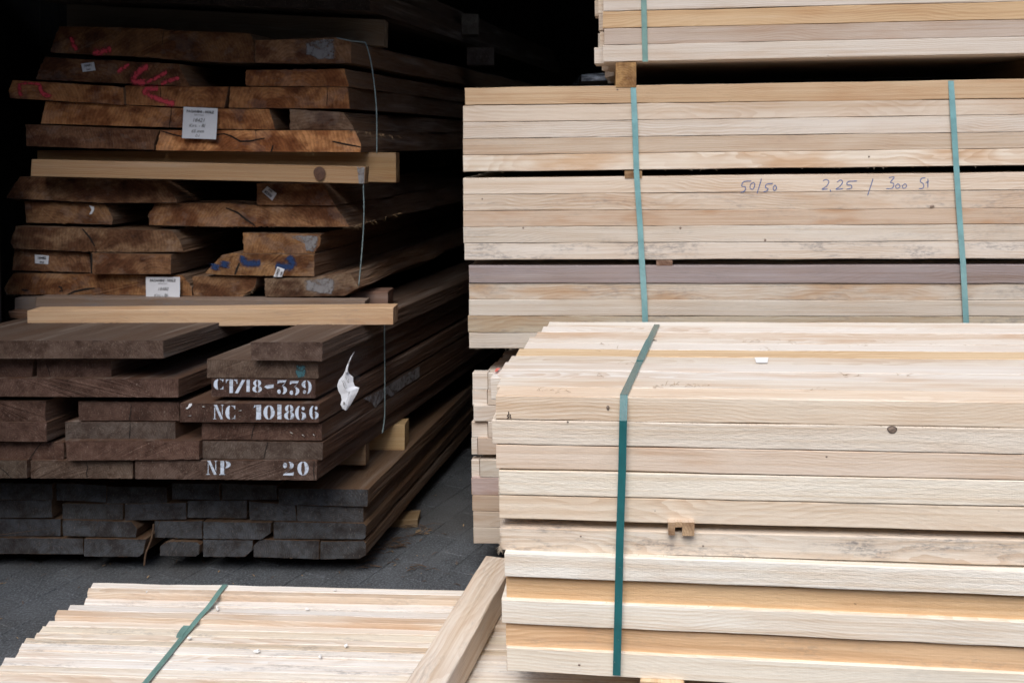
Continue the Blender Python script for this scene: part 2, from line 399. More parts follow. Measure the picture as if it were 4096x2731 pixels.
shed = thing('timber_shed', (0, 6, 0), 'dark open fronted timber shed with boarded walls sheltering the plank stacks', 'shed')
def slab(name, a, b, parent, mat=None):
    x0, y0, z0 = a; x1, y1, z1 = b
    vs_ = [(x0, y0, z0), (x1, y0, z0), (x1, y1, z0), (x0, y1, z0), (x0, y0, z1), (x1, y0, z1), (x1, y1, z1), (x0, y1, z1)]
    fs = [(0, 3, 2, 1), (4, 5, 6, 7), (0, 1, 5, 4), (1, 2, 6, 5), (2, 3, 7, 6), (3, 0, 4, 7)]
    mw = Matrix.Translation(a); return newobj(name, mesh_from(name, vs_, fs, mw), mat or M_SHED, parent, mw)
SHX0, SHX1, SHY1, ROOFZ = -1.95, 5.5, 9.0, 2.75
slab('roof', (SHX0 - .3, 2.30, ROOFZ), (SHX1 + .3, SHY1 + .3, ROOFZ + .08), shed)
slab('roof', (SHX0 - .3, 2.46, 1.95), (-.12, 3.4, 2.0), shed)['label'] = 'unseen low canopy added to shade the dark bay'  # added above the view to keep sky light off the upper left stacks
for k in range(60):                                    # boarded back wall
    x = SHX0 + k * .125
    if x < SHX1: slab('wall_board', (x, SHY1 + random.uniform(0, .008), -.01), (x + .1255, SHY1 + .03, ROOFZ), shed)
for k in range(62):                                    # boarded left wall
    y = 1.7 + k * .165
    if y < SHY1 + .1: slab('wall_board', (SHX0 - .03, y, -.01), (SHX0 + random.uniform(-.006, 0), y + .1655, ROOFZ), shed)
for k in range(50):
    y = 2.75 + k * .135
    if y < SHY1 + .1: slab('wall_board', (SHX1, y, -.01), (SHX1 + .03 + random.uniform(0, .006), y + .1355, ROOFZ), shed)
opp = thing('sky_blocker', (0, -7, 0), 'unseen dark brick building added behind the camera to block low sky light', 'sky_blocker')  # unseen building, added only to cut low sky light from behind the camera
M_BRICK = plain('dark_brick', (.10, .065, .05), .9, .4, 14)
slab('wall', (-14, -7.4, -.01), (14, -7, 5.2), opp, M_BRICK); slab('roof', (-14.4, -13, 5.2), (14.4, -6.6, 5.4), opp, M_SHED)
for k in range(6): slab('door', (-12.5 + k * 4.4, -7.0, -.005), (-9.7 + k * 4.4, -6.93, 3.2), opp, M_SHED)
pst = slab('post', (-1.80, 2.85, -.01), (-1.66, 2.99, ROOFZ), shed)
# ------------------------------------------------------------------ squared timber bundles
PALE = (.69, .60, .50); PALE2 = (.61, .525, .435); GREYP = (.66, .605, .54); ORNG = (.60, .43, .26); CREAM = (.74, .665, .565)
PINKP = (.66, .56, .475); MAUVE = (.33, .285, .285); GREEN = (.61, .56, .49); BROWN = (.55, .44, .345); WHITE = (.76, .73, .68)
END = (.60, .42, .26)
def timber_bundle(root, rows, P, ang, length, depth, cols, top_rows, colors_top=None, dang=None, show=3, endspread=.012, colx=None, namep='timber', left_only=0):
    """rows: (uL, vTopL, vBotL, vTopR, vBotR, colour, stain, warm, material, forward) read at the left end and at the right picture edge"""
    t, n = tn(ang); nn = tn(dang)[1] if dang is not None else n
    fronts = []
    for ri, (uL, tl, bl, tr, br, col, st, wm, mt, fw) in enumerate(rows):
        p = Vector(P) - n * fw
        TL, BL = hit(uL, tl, p, n), hit(uL, bl, p, n); TR, BR = hit(4096, tr, p, n), hit(4096, br, p, n)
        k = length / (TR - TL).length
        BL = Vector((TL.x, TL.y, BL.z)); TR = TL + (TR - TL) * k; BR = BL + (BR - BL) * k; BR = Vector((TR.x, TR.y, BR.z))
        g_ = .0003
        A = [TL - Z3 * g_, BL + Z3 * g_]; B = [TR - Z3 * g_, BR + Z3 * g_]
        fronts.append((A, B))
        nc = cols if ri in top_rows else show
        for c in range(nc):
            o = nn * (depth * c); o2 = nn * (depth * (c + 1) - .0006)
            ex = t * (random.uniform(-1, 1) * endspread if c else 0)
            if left_only and c: ex = t * -random.uniform(.0, left_only)
            if colx and ri in top_rows and c in colx: ex = t * colx[c]
            dz = Z3 * (random.uniform(-.0022, .0004) if c else 0)
            E0 = [A[0] + o, A[0] + o2, A[1] + o2, A[1] + o]; E1 = [B[0] + o, B[0] + o2, B[1] + o2, B[1] + o]
            E0 = [q + ex + dz for q in E0]; E1 = [q + ex + dz for q in E1]
            cc, s_, w_, m_ = col, st, wm, mt
            if c and colors_top and ri in top_rows: cc, s_, w_ = colors_top[c % len(colors_top)]
            elif c: cc = random.choice((PALE, PALE2, GREYP, CREAM)); s_ = .1
            sweep(namep, E0, E1, m_, jc(cc, .03), parent=root, endc=jc(END, .12), stain=s_, warm=w_, segs=48 if c == 0 or ri in top_rows else 10,
                  jit=.0010 if c == 0 or ri in top_rows else .0004, cham=.0016, freq=5, endjit=.002)
    # hidden heart of the bundle, same pieces joined
    vs_, fs = [], []
    for ri, (A, B) in enumerate(fronts):
        if ri in top_rows and cols > show: continue
        for c in range(show, cols):
            ex = t * random.uniform(-endspread, endspread); o = nn * (depth * c); o2 = nn * (depth * (c + 1) - .0008)
            b0 = len(vs_)
            for Q in (A, B): vs_ += [Q[0] + o + ex, Q[0] + o2 + ex, Q[1] + o2 + ex, Q[1] + o + ex]
            fs += [tuple(b0 + q for q in f) for f in ((0, 1, 2, 3), (7, 6, 5, 4), (0, 4, 5, 1), (1, 5, 6, 2), (2, 6, 7, 3), (3, 7, 4, 0))]
    if vs_:
        mw = frame(fronts[0][0][0], fronts[0][1][0] - fronts[0][0][0]); me = mesh_from('inner_timbers', vs_, fs, mw)
        o = newobj('inner_timbers', me, MW_SOFT, root, mw); o.color = PALE2 + (1,); o['endgrain'] = list(END); o['kind'] = 'stuff'; o['stain'] = .1; o['warm'] = .4
    return t, n, nn
S, R = MW_SOFT, MW_ROUGH
def up_(c): return tuple(min(.9, x * k) for x, k in zip(c, (1.19, 1.17, 1.12)))
# --- front right bundle
FBP = (-.029, 1.869, 0); FBA = 7.6
fb = thing('timber_bundle', (.35, 1.9, .23), 'nearest bundle of pale squared timbers, dark teal strap wrapped over its top', 'timber bundle', 'strapped timber bundles')
fbrows = [
 (1982, 1580, 1676, 1608, 1711, PALE, .05, .25, S, 0), (1968, 1679, 1775, 1713, 1817, GREYP, 0, .15, R, .001), (1986, 1778, 1874, 1818, 1920, PINKP, .05, .4, S, 0),
 (1995, 1880, 1978, 1922, 2027, (.71, .665, .59), 0, .1, R, .001), (1997, 1979, 2074, 2028.5, 2129, PALE, .1, .25, S, -.001),
 (1999, 2108, 2200, 2160, 2262, GREYP, .75, .2, S, -.004), (2018, 2209, 2304, 2287, 2384, WHITE, 0, .2, R, .011), (2025, 2308, 2392, 2386, 2480, (.66, .47, .29), 0, .2, R, -.004),
 (2006, 2395, 2491, 2486, 2588, WHITE, .05, .2, S, .006), (2024, 2494, 2583, 2590, 2688, (.66, .46, .29), .25, .3, S, -.004), (2026, 2586, 2683, 2692, 2795, (.74, .70, .63), .1, .2, S, .004)]
WT = (.77, .735, .68)
fbrows = [r_[:5] + (up_(r_[5]),) + r_[6:] for r_ in fbrows]
ct = [(PALE, 0, .3), ((.74, .68, .59), .05, .5), (WT, 0, .5), (WT, 0, .3), ((.72, .66, .57), .05, .4), ((.70, .54, .35), 0, .1), (WT, 0, .3), ((.74, .70, .64), 0, .6), ((.70, .62, .53), 0, .8), (WT, 0, .4), ((.74, .71, .65), .0, .5)]
# left ends of the top layer, read along the stepped silhouette
colx = {}
for c, (u, v) in enumerate([(1984, 1580), (1988, 1541), (1966, 1503), (2008, 1474), (2032, 1446), (2062, 1421), (2095, 1392), (2112, 1364), (2142, 1342), (2165, 1324), (2188, 1306)]):
    t, n = tn(FBA); top = hit(1982, 1580, FBP, n).z; p = on_level(u, v, top); p0 = hit(1982, 1580, FBP, n)
    colx[c] = (p - p0).dot(t) if c else 0
fbt, fbn, _ = timber_bundle(fb, fbrows, FBP, FBA, 2.25, .0712, 11, {0}, ct, colx=colx)
FBTOP = hit(1982, 1580, FBP, fbn).z
# --- middle rear bundle
RMP = (-.142, 2.768, 0); RMA = 3.2
rm = thing('timber_bundle', (.6, 2.8, .68), 'tall rear bundle of squared timbers with two pale teal straps and blue handwriting', 'timber bundle', 'strapped timber bundles')
rmrows = [
 (1860, 352, 422, 317, 394, (.56, .41, .265), 0, .4, S, .001), (1852, 423, 490, 395, 459, PALE2, 0, .3, S, 0), (1852, 490.5, 556, 459.5, 527, GREYP, .1, .2, S, .001), (1852, 556.5, 621, 527.5, 594, (.56, .46, .36), .15, .3, S, 0), (1852, 622, 687, 594.5, 661, CREAM, 0, .7, S, .001),
 (1853, 713, 778.5, 689, 760, PALE, 0, .2, S, .001), (1853, 779, 844, 760.5, 833, PALE2, .45, .5, S, 0), (1853, 844.5, 908, 833.5, 896, BROWN, .2, .9, S, 0), (1853, 908.5, 973.5, 896.5, 963, GREEN, .25, .2, S, .001), (1857, 974, 1040, 963.5, 1034, GREYP, .7, .2, S, 0),
 (1875, 1063, 1132.5, 1060, 1134, MAUVE, .25, .2, S, 0), (1877, 1133, 1197.5, 1136, 1202, GREEN, .4, .8, S, -.004), (1876, 1198, 1263, 1202.5, 1266, GREEN, .1, .2, S, 0), (1873, 1263.5, 1330, 1266.5, 1332, (.50, .44, .34), .55, .6, S, 0), (1876, 1330.5, 1394, 1332.5, 1398, GREEN, .2, .2, S, 0)]
rmt, rmn, rmd = timber_bundle(rm, rmrows, RMP, RMA, 2.25, .0505, 20, {0}, [(BROWN, .1, .3), (PALE2, 0, .3), (GREYP, .1, .2)], dang=6, endspread=.006)
# --- top rear bundle
tb = thing('timber_bundle', (1.0, 2.8, 1.55), 'uppermost bundle of timbers cut by the top of the picture, resting on an orange block', 'timber bundle', 'strapped timber bundles')
tbrows = [(2410, -88, -22, -145, -70, PALE2, 0, .3, S, 0), (2411, -21, 46, -69, 4, GREYP, 0, .3, S, 0), (2411, 47, 115, 5, 78, ORNG, 0, .3, S, 0), (2416, 116, 181, 78.5, 146, (.52, .43, .36), .05, .5, S, -.001), (2412, 181.5, 249, 146.5, 214, GREYP, 0, .35, S, .001)]
timber_bundle(tb, tbrows, RMP, RMA, 2.25, .0505, 20, {0}, [(PALE2, 0, .3)], dang=8, endspread=.022, left_only=.03)
# --- low rear bundle
lb = thing('timber_bundle', (.6, 2.8, .07), 'lowest rear bundle of squared timbers near the ground, half hidden by the nearest bundle', 'timber bundle', 'strapped timber bundles')
sl = .018
def lrow(u, a, b_, col, st=.05, wm=.3, fw=0):
    d = (4096 - u) * (a - 580) * 1.0e-5 + 0
    return (u, a, b_, a + (4096 - u) * ((a - 1050) * 1.6e-5), b_ + (4096 - u) * ((b_ - 1050) * 1.6e-5), col, st, wm, S, fw)
lbrows = [lrow(1952, 1491, 1558.5, GREYP), lrow(1950, 1559, 1621.5, PALE2), lrow(1894, 1622, 1685.5, GREYP, .2), lrow(1952, 1686, 1750.5, GREYP), lrow(1911, 1751, 1818, (.52, .42, .34), .1, .5),
          lrow(1919, 1838, 1908, GREEN, .1), lrow(1886, 1908.5, 1979, (.52, .42, .40), .1, .6), lrow(1889, 1979.5, 2043, BROWN, .1, .5), lrow(1893, 2043.5, 2107, PALE2), lrow(1893, 2107.5, 2173, PALE2)]
timber_bundle(lb, lbrows, RMP, RMA, 2.25, .0505, 14, {0}, [(PALE2, .2, .3), (GREYP, .3, .2), (BROWN, .1, .4)], dang=10, endspread=.008)
# second column of the low bundle shows beside the shorter front pieces
_t, _n = tn(RMA); _d = tn(10)[1]
for (ua, a, b_, c) in ((1890, 1491, 1558, WHITE), (1890, 1559, 1621, WHITE), (1887, 1686, 1750, WHITE), (1886, 1751, 1818, GREYP), (1886, 1838, 1907, WHITE)):
    ps = Vector(RMP) + _n * .012
    A = [hit(ua, a, ps, _n), hit(ua, b_, ps, _n)]; A[1] = Vector((A[0].x, A[0].y, A[1].z)); ln = .05 if ua else 0
    wdt = {1491: 1950, 1559: 1948, 1686: 1950, 1751: 1909, 1838: 1917}[a]
    B = [hit(wdt, a, ps, _n), hit(wdt, b_, ps, _n)]
    B[1] = Vector((B[0].x, B[0].y, B[1].z))
    sweep('timber', [A[0], A[0] + _d * .036, A[1] + _d * .036, A[1]], [B[0], B[0] + _d * .036, B[1] + _d * .036, B[1]], MW_SOFT, c, parent=lb, endc=END, stain=.1, segs=6)

# ------------------------------------------------------------------ knots, straps, writing on the bundles
def knot(parent, u, v, p, n, ru, rv, rim=True, kmat=None):
    c = hit(u, v, Vector(p), n); t = Vector((n.y, -n.x, 0)); s = c.y / F
    def ell(k, lift): return [c - n * lift + t * math.cos(a) * ru * s * k * (1 + .08 * math.sin(3 * a)) + Z3 * math.sin(a) * rv * s * k for a in [i * math.pi / 9 for i in range(18)]]
    vs_ = ell(1.0, .0012) + ell(.84, .0016); fs = [(i, (i + 1) % 18, 18 + (i + 1) % 18, 18 + i) for i in range(18)]
    mw = Matrix.Translation(c)
    if rim: newobj('knot_rim', mesh_from('knot_rim', vs_, fs, mw), M_KNOTD, parent, mw)
    vs_ = ell(.85 if rim else 1, .0014) + [c - n * .0026]; newobj('knot', mesh_from('knot', vs_, [(i, (i + 1) % 18, 18) for i in range(18)], mw), kmat or M_KNOT, parent, mw)
fbp = Vector(FBP)
knot(fb, 3568, 1717, fbp - fbn * .001, fbn, 19, 15); knot(fb, 2432, 1630, fbp, fbn, 6, 9); knot(fb, 2271, 1686, fbp - fbn * .001, fbn, 3.5, 3)
knot(fb, 2323, 2142, fbp + fbn * .004, fbn, 3.5, 3, False); knot(fb, 2812, 2181, fbp + fbn * .004, fbn, 4, 3, False); knot(fb, 2317, 2656, fbp - fbn * .004, fbn, 5, 4, False)
knot(fb, 2328, 2344, fbp + fbn * .012, fbn, 3, 4, False); knot(fb, 3306, 1824, fbp, fbn, 4, 3, False)
def crackline(parent, uvs, p, n, w, mat=None, name='crack', lift=.0012):
    pts = [hit(u, v, Vector(p), n) - n * 0 for u, v in uvs]; s = pts[0].y / F
    k = len(pts); ws = [w * s * (.35 + .65 * math.sin(math.pi * (i + .5) / k)) for i in range(k)]
    return ribbon(name, pts, ws, -n, mat or M_CRACK, parent, lift=lift, edge=False)
crackline(fb, [(2034, 1644), (2036, 1655), (2030, 1662), (2036, 1668), (2028, 1673)], fbp, fbn, 6, M_KNOTD, 'bark_pocket')
crackline(fb, [(2042, 1656), (2040, 1664), (2045, 1673)], fbp, fbn, 5, M_KNOTD, 'bark_pocket')
rmp = Vector(RMP)
knot(rm, 2721, 912, rmp, rmn, 5, 6, False); knot(rm, 3060, 961, rmp, rmn, 5, 6, False); knot(rm, 3728, 826, rmp, rmn, 9, 6, False); knot(rm, 2093, 912, rmp, rmn, 4, 4, False)
knot(rm, 1929, 796, rmp, rmn, 3, 3, False); knot(rm, 3475, 627, rmp, rmn, 4, 4, False); knot(rm, 2470, 359, rmp, rmn, 4, 3, False)
def strap_on(parent, pairs, p, n, mat, off=.0022, name='strap', k=5, tilt=0):
    c = [hit((a + b_) / 2, v, p - n * (off - (tilt if i_ == 0 else 0)), n) for i_, (a, b_, v) in enumerate(pairs)]; w = [(b_ - a) / F * q.y for (a, b_, v), q in zip(pairs, c)]
    c2 = []; w2 = []
    for i in range(len(c) - 1):
        for j in range(k): c2.append(c[i].lerp(c[i + 1], j / k)); w2.append(w[i] + (w[i + 1] - w[i]) * j / k)
    c2.append(c[-1]); w2.append(w[-1])
    return ribbon(name, c2, w2, -n, mat, parent, edge=False, thick=.0009, wdir=Vector((n.y, -n.x, 0)))
def over_top(parent, uv0, uv1, w, ztop, mat, n, name='strap', wd=None):
    a, b_ = on_level(*uv0, ztop), on_level(*uv1, ztop)
    return ribbon(name, [a.lerp(b_, i / 8) for i in range(9)], w, Z3, mat, parent, edge=False, thick=.0009, wdir=wd)
# front bundle: down the face, bright where it leaves the edge, then over the top
strap_on(fb, [(2480, 2511, 1579), (2477, 2508, 1682), (2473, 2504, 1880), (2464, 2495, 2150), (2458, 2489, 2420), (2451, 2482, 2700)], fbp - fbn * .018, fbn, MS_TEAL, tilt=.0165)
over_top(fb, (2496, 1577), (2628, 1297), .0158, FBTOP + .0048, MS_TEAL, fbn, wd=fbt)
a_, b_ = on_level(2560, 1440, FBTOP + .0062), on_level(2600, 1355, FBTOP + .0062)
ribbon('strap_joint', [a_, a_.lerp(b_, .08), a_.lerp(b_, .1), a_.lerp(b_, .9), b_], [.0165, .0165, .018, .018, .0165], Z3, MS_TEAL, fb, edge=False, thick=.0014, wdir=fbt)
strap_on(rm, [(2522, 2544, 351), (2528, 2551, 490), (2535, 2557, 690), (2549, 2571, 900), (2556, 2579, 1040), (2566, 2589, 1200), (2573, 2596, 1395)], rmp - rmn * .006, rmn, MS_CYAN, tilt=.006)
strap_on(rm, [(3793, 3815, 325), (3802, 3825, 470), (3816, 3838, 690), (3830, 3852, 900), (3842, 3864, 1060), (3855, 3878, 1317), (3859, 3882, 1396)], rmp - rmn * .006, rmn, MS_CYAN, tilt=.006)
strap_on(tb, [(2560, 2582, -90), (2564, 2586, 0), (2570, 2592, 248)], rmp - rmn * .002, rmn, MS_SAGE)
for (u, w) in ((2533, 22), (3804, 22)):
    z_ = hit(u, 351 if u < 3000 else 326, rmp, rmn).z + .002; q = hit(u, 351 if u < 3000 else 326, rmp, rmn)
    ribbon('strap', [Vector((q.x, q.y - .002, z_)) + rmd * (i * .2) for i in range(5)], .0165, Z3, MS_CYAN, rm, edge=False, thick=.0008, wdir=rmt)
# spacer sticks inside the bundles
def stick(name, parent, u0, u1, v0, v1, p, n, dirn, fw, ln, col, mat=MW_SOFT, stain=.1):
    pp = Vector(p) - n * fw
    a, b_, c, d = hit(u0, v0, pp, n), hit(u1, v0, pp, n), hit(u1, v1, pp, n), hit(u0, v1, pp, n)
    return sweep(name, [a, b_, c, d], [q + dirn * ln for q in (a, b_, c, d)], mat, jc(col), parent=parent, endc=jc(col), stain=stain, segs=4, cham=.001, endjit=.001)
stick('spacer', rm, 2499, 2568, 684, 713, rmp, rmn, rmd, .004, .9, (.45, .30, .16)); stick('spacer', rm, 2626, 2690, 1041, 1063, rmp, rmn, rmd, .001, .9, (.34, .23, .17))
for k in (.75, 1.5):
    q = hit(2500, 700, rmp, rmn) + rmt * k
for (v0, v1) in ((684, 713), (1041, 1063)):
    a = hit(3900, v0 - 18, rmp, rmn); b2 = hit(3900, v1 - 18, rmp, rmn)
# notched stick in the nearest bundle: two legs and a bridge
t0 = fbn
pp = fbp - fbn * .013
def nb(u0, u1, v0, v1, y0, y1):
    a, b_, c, d = [hit(u, v, pp, fbn) for u, v in ((u0, v0), (u1, v0), (u1, v1), (u0, v1))]
    return [q + fbn * y0 for q in (a, b_, c, d)], [q + fbn * y1 for q in (a, b_, c, d)]
for (u0, u1, v0, v1, y0, y1) in ((2673, 2700, 2088, 2140, 0, .2), (2729, 2778, 2089, 2143, .001, .2), (2700, 2729, 2088, 2109, .0015, .2), (2673, 2778, 2088, 2141, .2001, .8)):
    E0, E1 = nb(u0, u1, v0, v1, y0, y1); sweep('spacer', E0, E1, MW_SOFT, (.66, .54, .42), parent=fb, endc=(.62, .44, .27), stain=.5, segs=3, cham=.0008)
# handwriting on the sixth layer of the middle rear bundle
wr = [[(215,1420),(155,1425),(140,1460),(165,1465),(170,1485),(150,1505),(130,1508)], [(235,1430),(210,1445),(205,1475),(225,1485),(240,1460),(238,1432)], [(295,1400),(280,1450),(258,1520)],
 [(385,1440),(335,1445),(325,1470),(345,1480),(335,1498),(308,1505)], [(400,1450),(385,1475),(395,1495),(412,1475),(402,1450)], [(775,1420),(800,1408),(822,1425),(805,1460),(768,1485),(815,1482)],
 [(832,1485),(838,1505)], [(885,1430),(915,1412),(930,1430),(905,1465),(878,1485),(935,1480)], [(1045,1420),(975,1425),(965,1450),(995,1452),(1000,1475),(958,1485)], [(1170,1400),(1150,1460),(1125,1535)],
 [(1290,1395),(1335,1390),(1305,1430),(1330,1440),(1320,1475),(1270,1480)], [(1365,1440),(1345,1460),(1355,1478),(1380,1465),(1367,1440)], [(1420,1440),(1398,1460),(1410,1478),(1432,1460),(1421,1440)],
 [(1580,1395),(1550,1400),(1540,1425),(1565,1445),(1560,1475),(1528,1480)], [(1600,1400),(1598,1475)], [(1580,1432),(1608,1425)]]
for s_ in wr:
    pts = [hit(2896 + x / 1.96, y / 1.96, rmp - rmn * .002, rmn) for x, y in s_]
    ribbon('handwriting', spline(pts, 5), .0040, -rmn, MP_PEN, rm, edge=True)

# ------------------------------------------------------------------ low batten bundle in the foreground, left
LBA = 4.4
LT, LN = tn(LBA); BT = tn(6)[1]
bb = thing('batten_bundle', (-.2, 2.1, .08), 'low bundle of thin pale battens at lower left with a sage green strap', 'batten bundle')
WL = (.87, .84, .79)
strips = [ # width, height below camera, colour, stain, warm, left end (u,v front corner)
 (.028, 1.120, WL, .05, .2, (362, 2348)), (.022, 1.120, (.72, .62, .51), .2, .3, (347, 2367)), (.029, 1.135, WL, .4, .3, (332, 2415)), (.028, 1.138, (.74, .71, .67), .0, .2, (269, 2441)),
 (.030, 1.138, (.76, .67, .57), .1, .5, (213, 2467)), (.024, 1.150, (.80,.74,.66), .0, .2, (176, 2508)), (.031, 1.150, (.80, .73, .61), .4, .2, (148, 2535)), (.023, 1.1505, (.80,.74,.66), .05, .3, (128, 2556)),
 (.024, 1.151, (.76, .69, .58), .5, .3, (84, 2578)), (.029, 1.151, WL, .5, .2, (66, 2606)), (.027, 1.1535, WL, .1, .3, (46, 2640)), (.0315, 1.153, WL, .5, .2, (-10, 2670)),
 (.030, 1.1525, (.84, .79, .70), .2, .3, (-26, 2702)), (.028, 1.1545, (.76, .66, .55), .1, .4, (-50, 2735)), (.028, 1.154, (.80,.74,.66), .1, .3, None), (.028, 1.155, PALE, .1, .3, None), (.028, 1.154, WL, .1, .3, None),
 (.028, 1.155, (.80,.74,.66), .1, .3, None), (.028, 1.154, PALE, .1, .3, None), (.028, 1.155, (.80,.74,.66), .1, .3, None)]
zb = 2.368; X446 = (446 - U0) / F
back = at_depth(446, 2338, zb)
VF = [2350.6, 2368, 2414.6, 2442.3, 2467, 2508, 2535, 2556.5, 2579, 2606.5, 2639, 2670.5, 2701.8]
zb = on_level(446, 2330, CAMZ - 1.120).y
def yline(Y):            # point on the front line of a strip whose depth at u=446 is Y
    p = at_depth(446, 1500, Y); return Vector((p.x, p.y, 0))
Y = zb
bcols = {2: (.66, .42, .24)}
for i, (w, h, c, st, wm, lu) in enumerate(strips):
    Y0, Y1 = Y, (on_level(446, VF[i], CAMZ - h).y if i < len(VF) else Y - w); Y = Y1
    zt = CAMZ - h; pf, pb = yline(Y1), yline(Y0 - .0006)
    if lu: e = on_level(lu[0], lu[1], zt); s0 = (e - pf).dot(LT)
    else: s0 = -.50 - .02 * i + random.uniform(-.01, .01)
    ht = .047
    L_ = 2.30
    def Q(p, s, z): q = p + LT * s; return Vector((q.x, q.y, z))
    sb = s0 + (BT.dot(LT)) * w * 0
    E0 = [Q(pf, s0, zt), Q(pb, s0 + .006, zt), Q(pb, s0 + .006, zt - ht), Q(pf, s0, zt - ht)]
    E1 = [Q(pf, s0 + L_, zt), Q(pb, s0 + L_, zt), Q(pb, s0 + L_, zt - ht), Q(pf, s0 + L_, zt - ht)]
    sweep('batten', E0, E1, S if i % 3 else R, jc(c, .02), parent=bb, endc=jc((.66, .50, .34), .08), stain=st, warm=wm, segs=60, jit=.0009, cham=.0014, freq=5, endjit=.004)
    # the layers below
    for lay in (1, 2):
        z2 = zt - .0478 * lay
        if i in (0, 1, 2) or i > 16 or True:
            s1 = s0 + random.uniform(-.01, .012)
            E0 = [Q(pf, s1, z2), Q(pb, s1, z2), Q(pb, s1, z2 - .047), Q(pf, s1, z2 - .047)]
            if i < 14: sweep('batten', E0, [q + LT * L_ for q in E0], S, jc(PALE2, .05), parent=bb, endc=jc((.60, .44, .28), .1), segs=2, cham=.001)
    if i == 0: BBTOP = zt
for s_ in (-.25, .55, 1.2):
    p = yline(2.36) + LT * s_; zz = CAMZ - 1.12 - .0478 * 3 - .001
    box_sweep('wooden_beam', Vector((p.x, p.y, .0)), -BT, LT, Z3, .56, .06, max(.02, zz - .018), S, PALE2, parent=bb, segs=2)['label'] = 'bearer under the battens'
# strap over it, with its welded joint
def lvl(v): return CAMZ - (1.120 if v < 2368 else 1.1365 if v < 2465 else 1.1495 if v < 2610 else 1.1525) + .003
def lvs(v, u=446):
    v = v - .02 * (u - 446); T = ((2200, 1.1145), (2345, 1.1150), (2368, 1.1160), (2430, 1.1300), (2510, 1.1445), (2600, 1.1465), (2900, 1.1485))
    for (a, x), (b, y) in zip(T, T[1:]):
        if v <= b: return CAMZ - (x + (y - x) * (v - a) / (b - a))
    return CAMZ - 1.1485
pts = []
for (u, v) in ((900, 2336), (893, 2346), (875, 2368), (838, 2420), (800, 2462), (765, 2505), (730, 2546), (693, 2592), (650, 2645), (600, 2705), (560, 2755), (500, 2830)):
    pts.append(on_level(u, v, lvs(v, u)))
ribbon('strap', spline(pts, 3), .0135, Z3, MS_SAGE, bb, edge=False, thick=.0009, wdir=LT)
pts = [on_level(u, v, lvs(v, u) + .0016) for u, v in ((748, 2500), (737, 2512), (722, 2532), (716, 2547))]
ribbon('strap_joint', pts, [.0165, .0175, .0155, .0145], Z3, MS_SAGE, bb, edge=False, thick=.0012, wdir=LT)
pts = [on_level(900, 2336, lvs(2336, 900))]; pts += [pts[0] + Vector((.0, .004, -.02)), pts[0] + Vector((0, .004, -.1))]
ribbon('strap', pts, .0135, Vector((0, 1, 0)), MS_SAGE, bb, edge=False, thick=.0009, wdir=LT)
# diagonal beam lying on the battens, running away from the camera
BZ = CAMZ - 1.150; ht = .074
far_l = on_level(1942, 2221, CAMZ - 1.058); near_l = on_level(1622, 2731, CAMZ - 1.066)
dd = (far_l - near_l); dd.z = 0; dd.normalize(); pr = Vector((dd.y, -dd.x, 0))
FAR = Vector((far_l.x, far_l.y, 0)); W_ = .079
A0 = FAR; E1 = [Vector((q.x, q.y, z)) for q, z in ((A0, CAMZ - 1.058), (A0 + pr * W_ - dd * .004, CAMZ - 1.058), (A0 + pr * W_ - dd * .004, CAMZ - 1.058 - ht), (A0, CAMZ - 1.058 - ht))]
E0 = [Vector((q.x, q.y, q.z - .012)) - dd * .95 for q in E1]
tag(sweep('wooden_beam', E0, E1, S, (.78, .69, .585), endc=(.66, .47, .30), stain=.25, warm=.3, segs=30, jit=.0008, cham=.0025), 'thick pale beam lying diagonally across the low batten bundle beside the nearest bundle', 'beam')
# bolsters under the nearest bundle, on top of the battens
FBB = hit(2500, 2700, fbp, fbn).z
for (u, lab) in ((2648, 'light block under the nearest bundle, cut by the bottom of the picture'), ):
    c = on_level(u, 2708, FBB - .001); lo = CAMZ - 1.1555
    E = [c - fbt * .043, c + fbt * .043, c + fbt * .043 - Z3 * (FBB - lo), c - fbt * .043 - Z3 * (FBB - lo)]
    E = [q - fbn * .018 for q in E]
    tag(sweep('wooden_block', E, [q + fbn * .80 for q in E], S, (.74, .58, .38), endc=(.66, .48, .28), segs=6, cham=.002), lab, 'block')
c = on_level(2648, 2708, FBB - .001) + fbt * 1.35; lo = 0.0
E = [c - fbt * .043, c + fbt * .043, c + fbt * .043 - Z3 * (c.z - lo), c - fbt * .043 - Z3 * (c.z - lo)]
tag(sweep('wooden_block', E, [q + fbn * .78 for q in E], S, PALE2, endc=END, segs=4), 'block under the right end of the nearest bundle', 'block')
# bolsters of the rear bundles
def block(u0, u1, v0, v1, fw, ln, col, label, name='wooden_block', p=rmp, n=rmn, dr=None, stain=.1, endc=None):
    pp = Vector(p) - n * fw; a, b_, c, d = [hit(u, v, pp, n) for u, v in ((u0, v0), (u1, v0), (u1, v1), (u0, v1))]
    o = sweep(name, [a, b_, c, d], [q + (dr or rmd) * ln for q in (a, b_, c, d)], MW_SOFT, col, endc=endc or col, stain=stain, segs=4, cham=.0015)
    return tag(o, label, 'block')
block(2463, 2545, 249.5, 350, .003, 1.0, (.50, .32, .14), 'orange brown block between the uppermost and the tall rear bundle', endc=(.50, .31, .13))
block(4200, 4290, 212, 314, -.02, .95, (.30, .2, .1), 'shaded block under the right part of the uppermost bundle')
block(2330, 2420, 1396, 1490, -.05, .9, PALE2, 'block between the tall rear bundle and the lowest rear bundle, hidden in shade')
block(3600, 3690, 1400, 1520, -.05, .9, PALE2, 'block carrying the right part of the tall rear bundle')
gz = hit(2300, 2173, rmp, rmn)
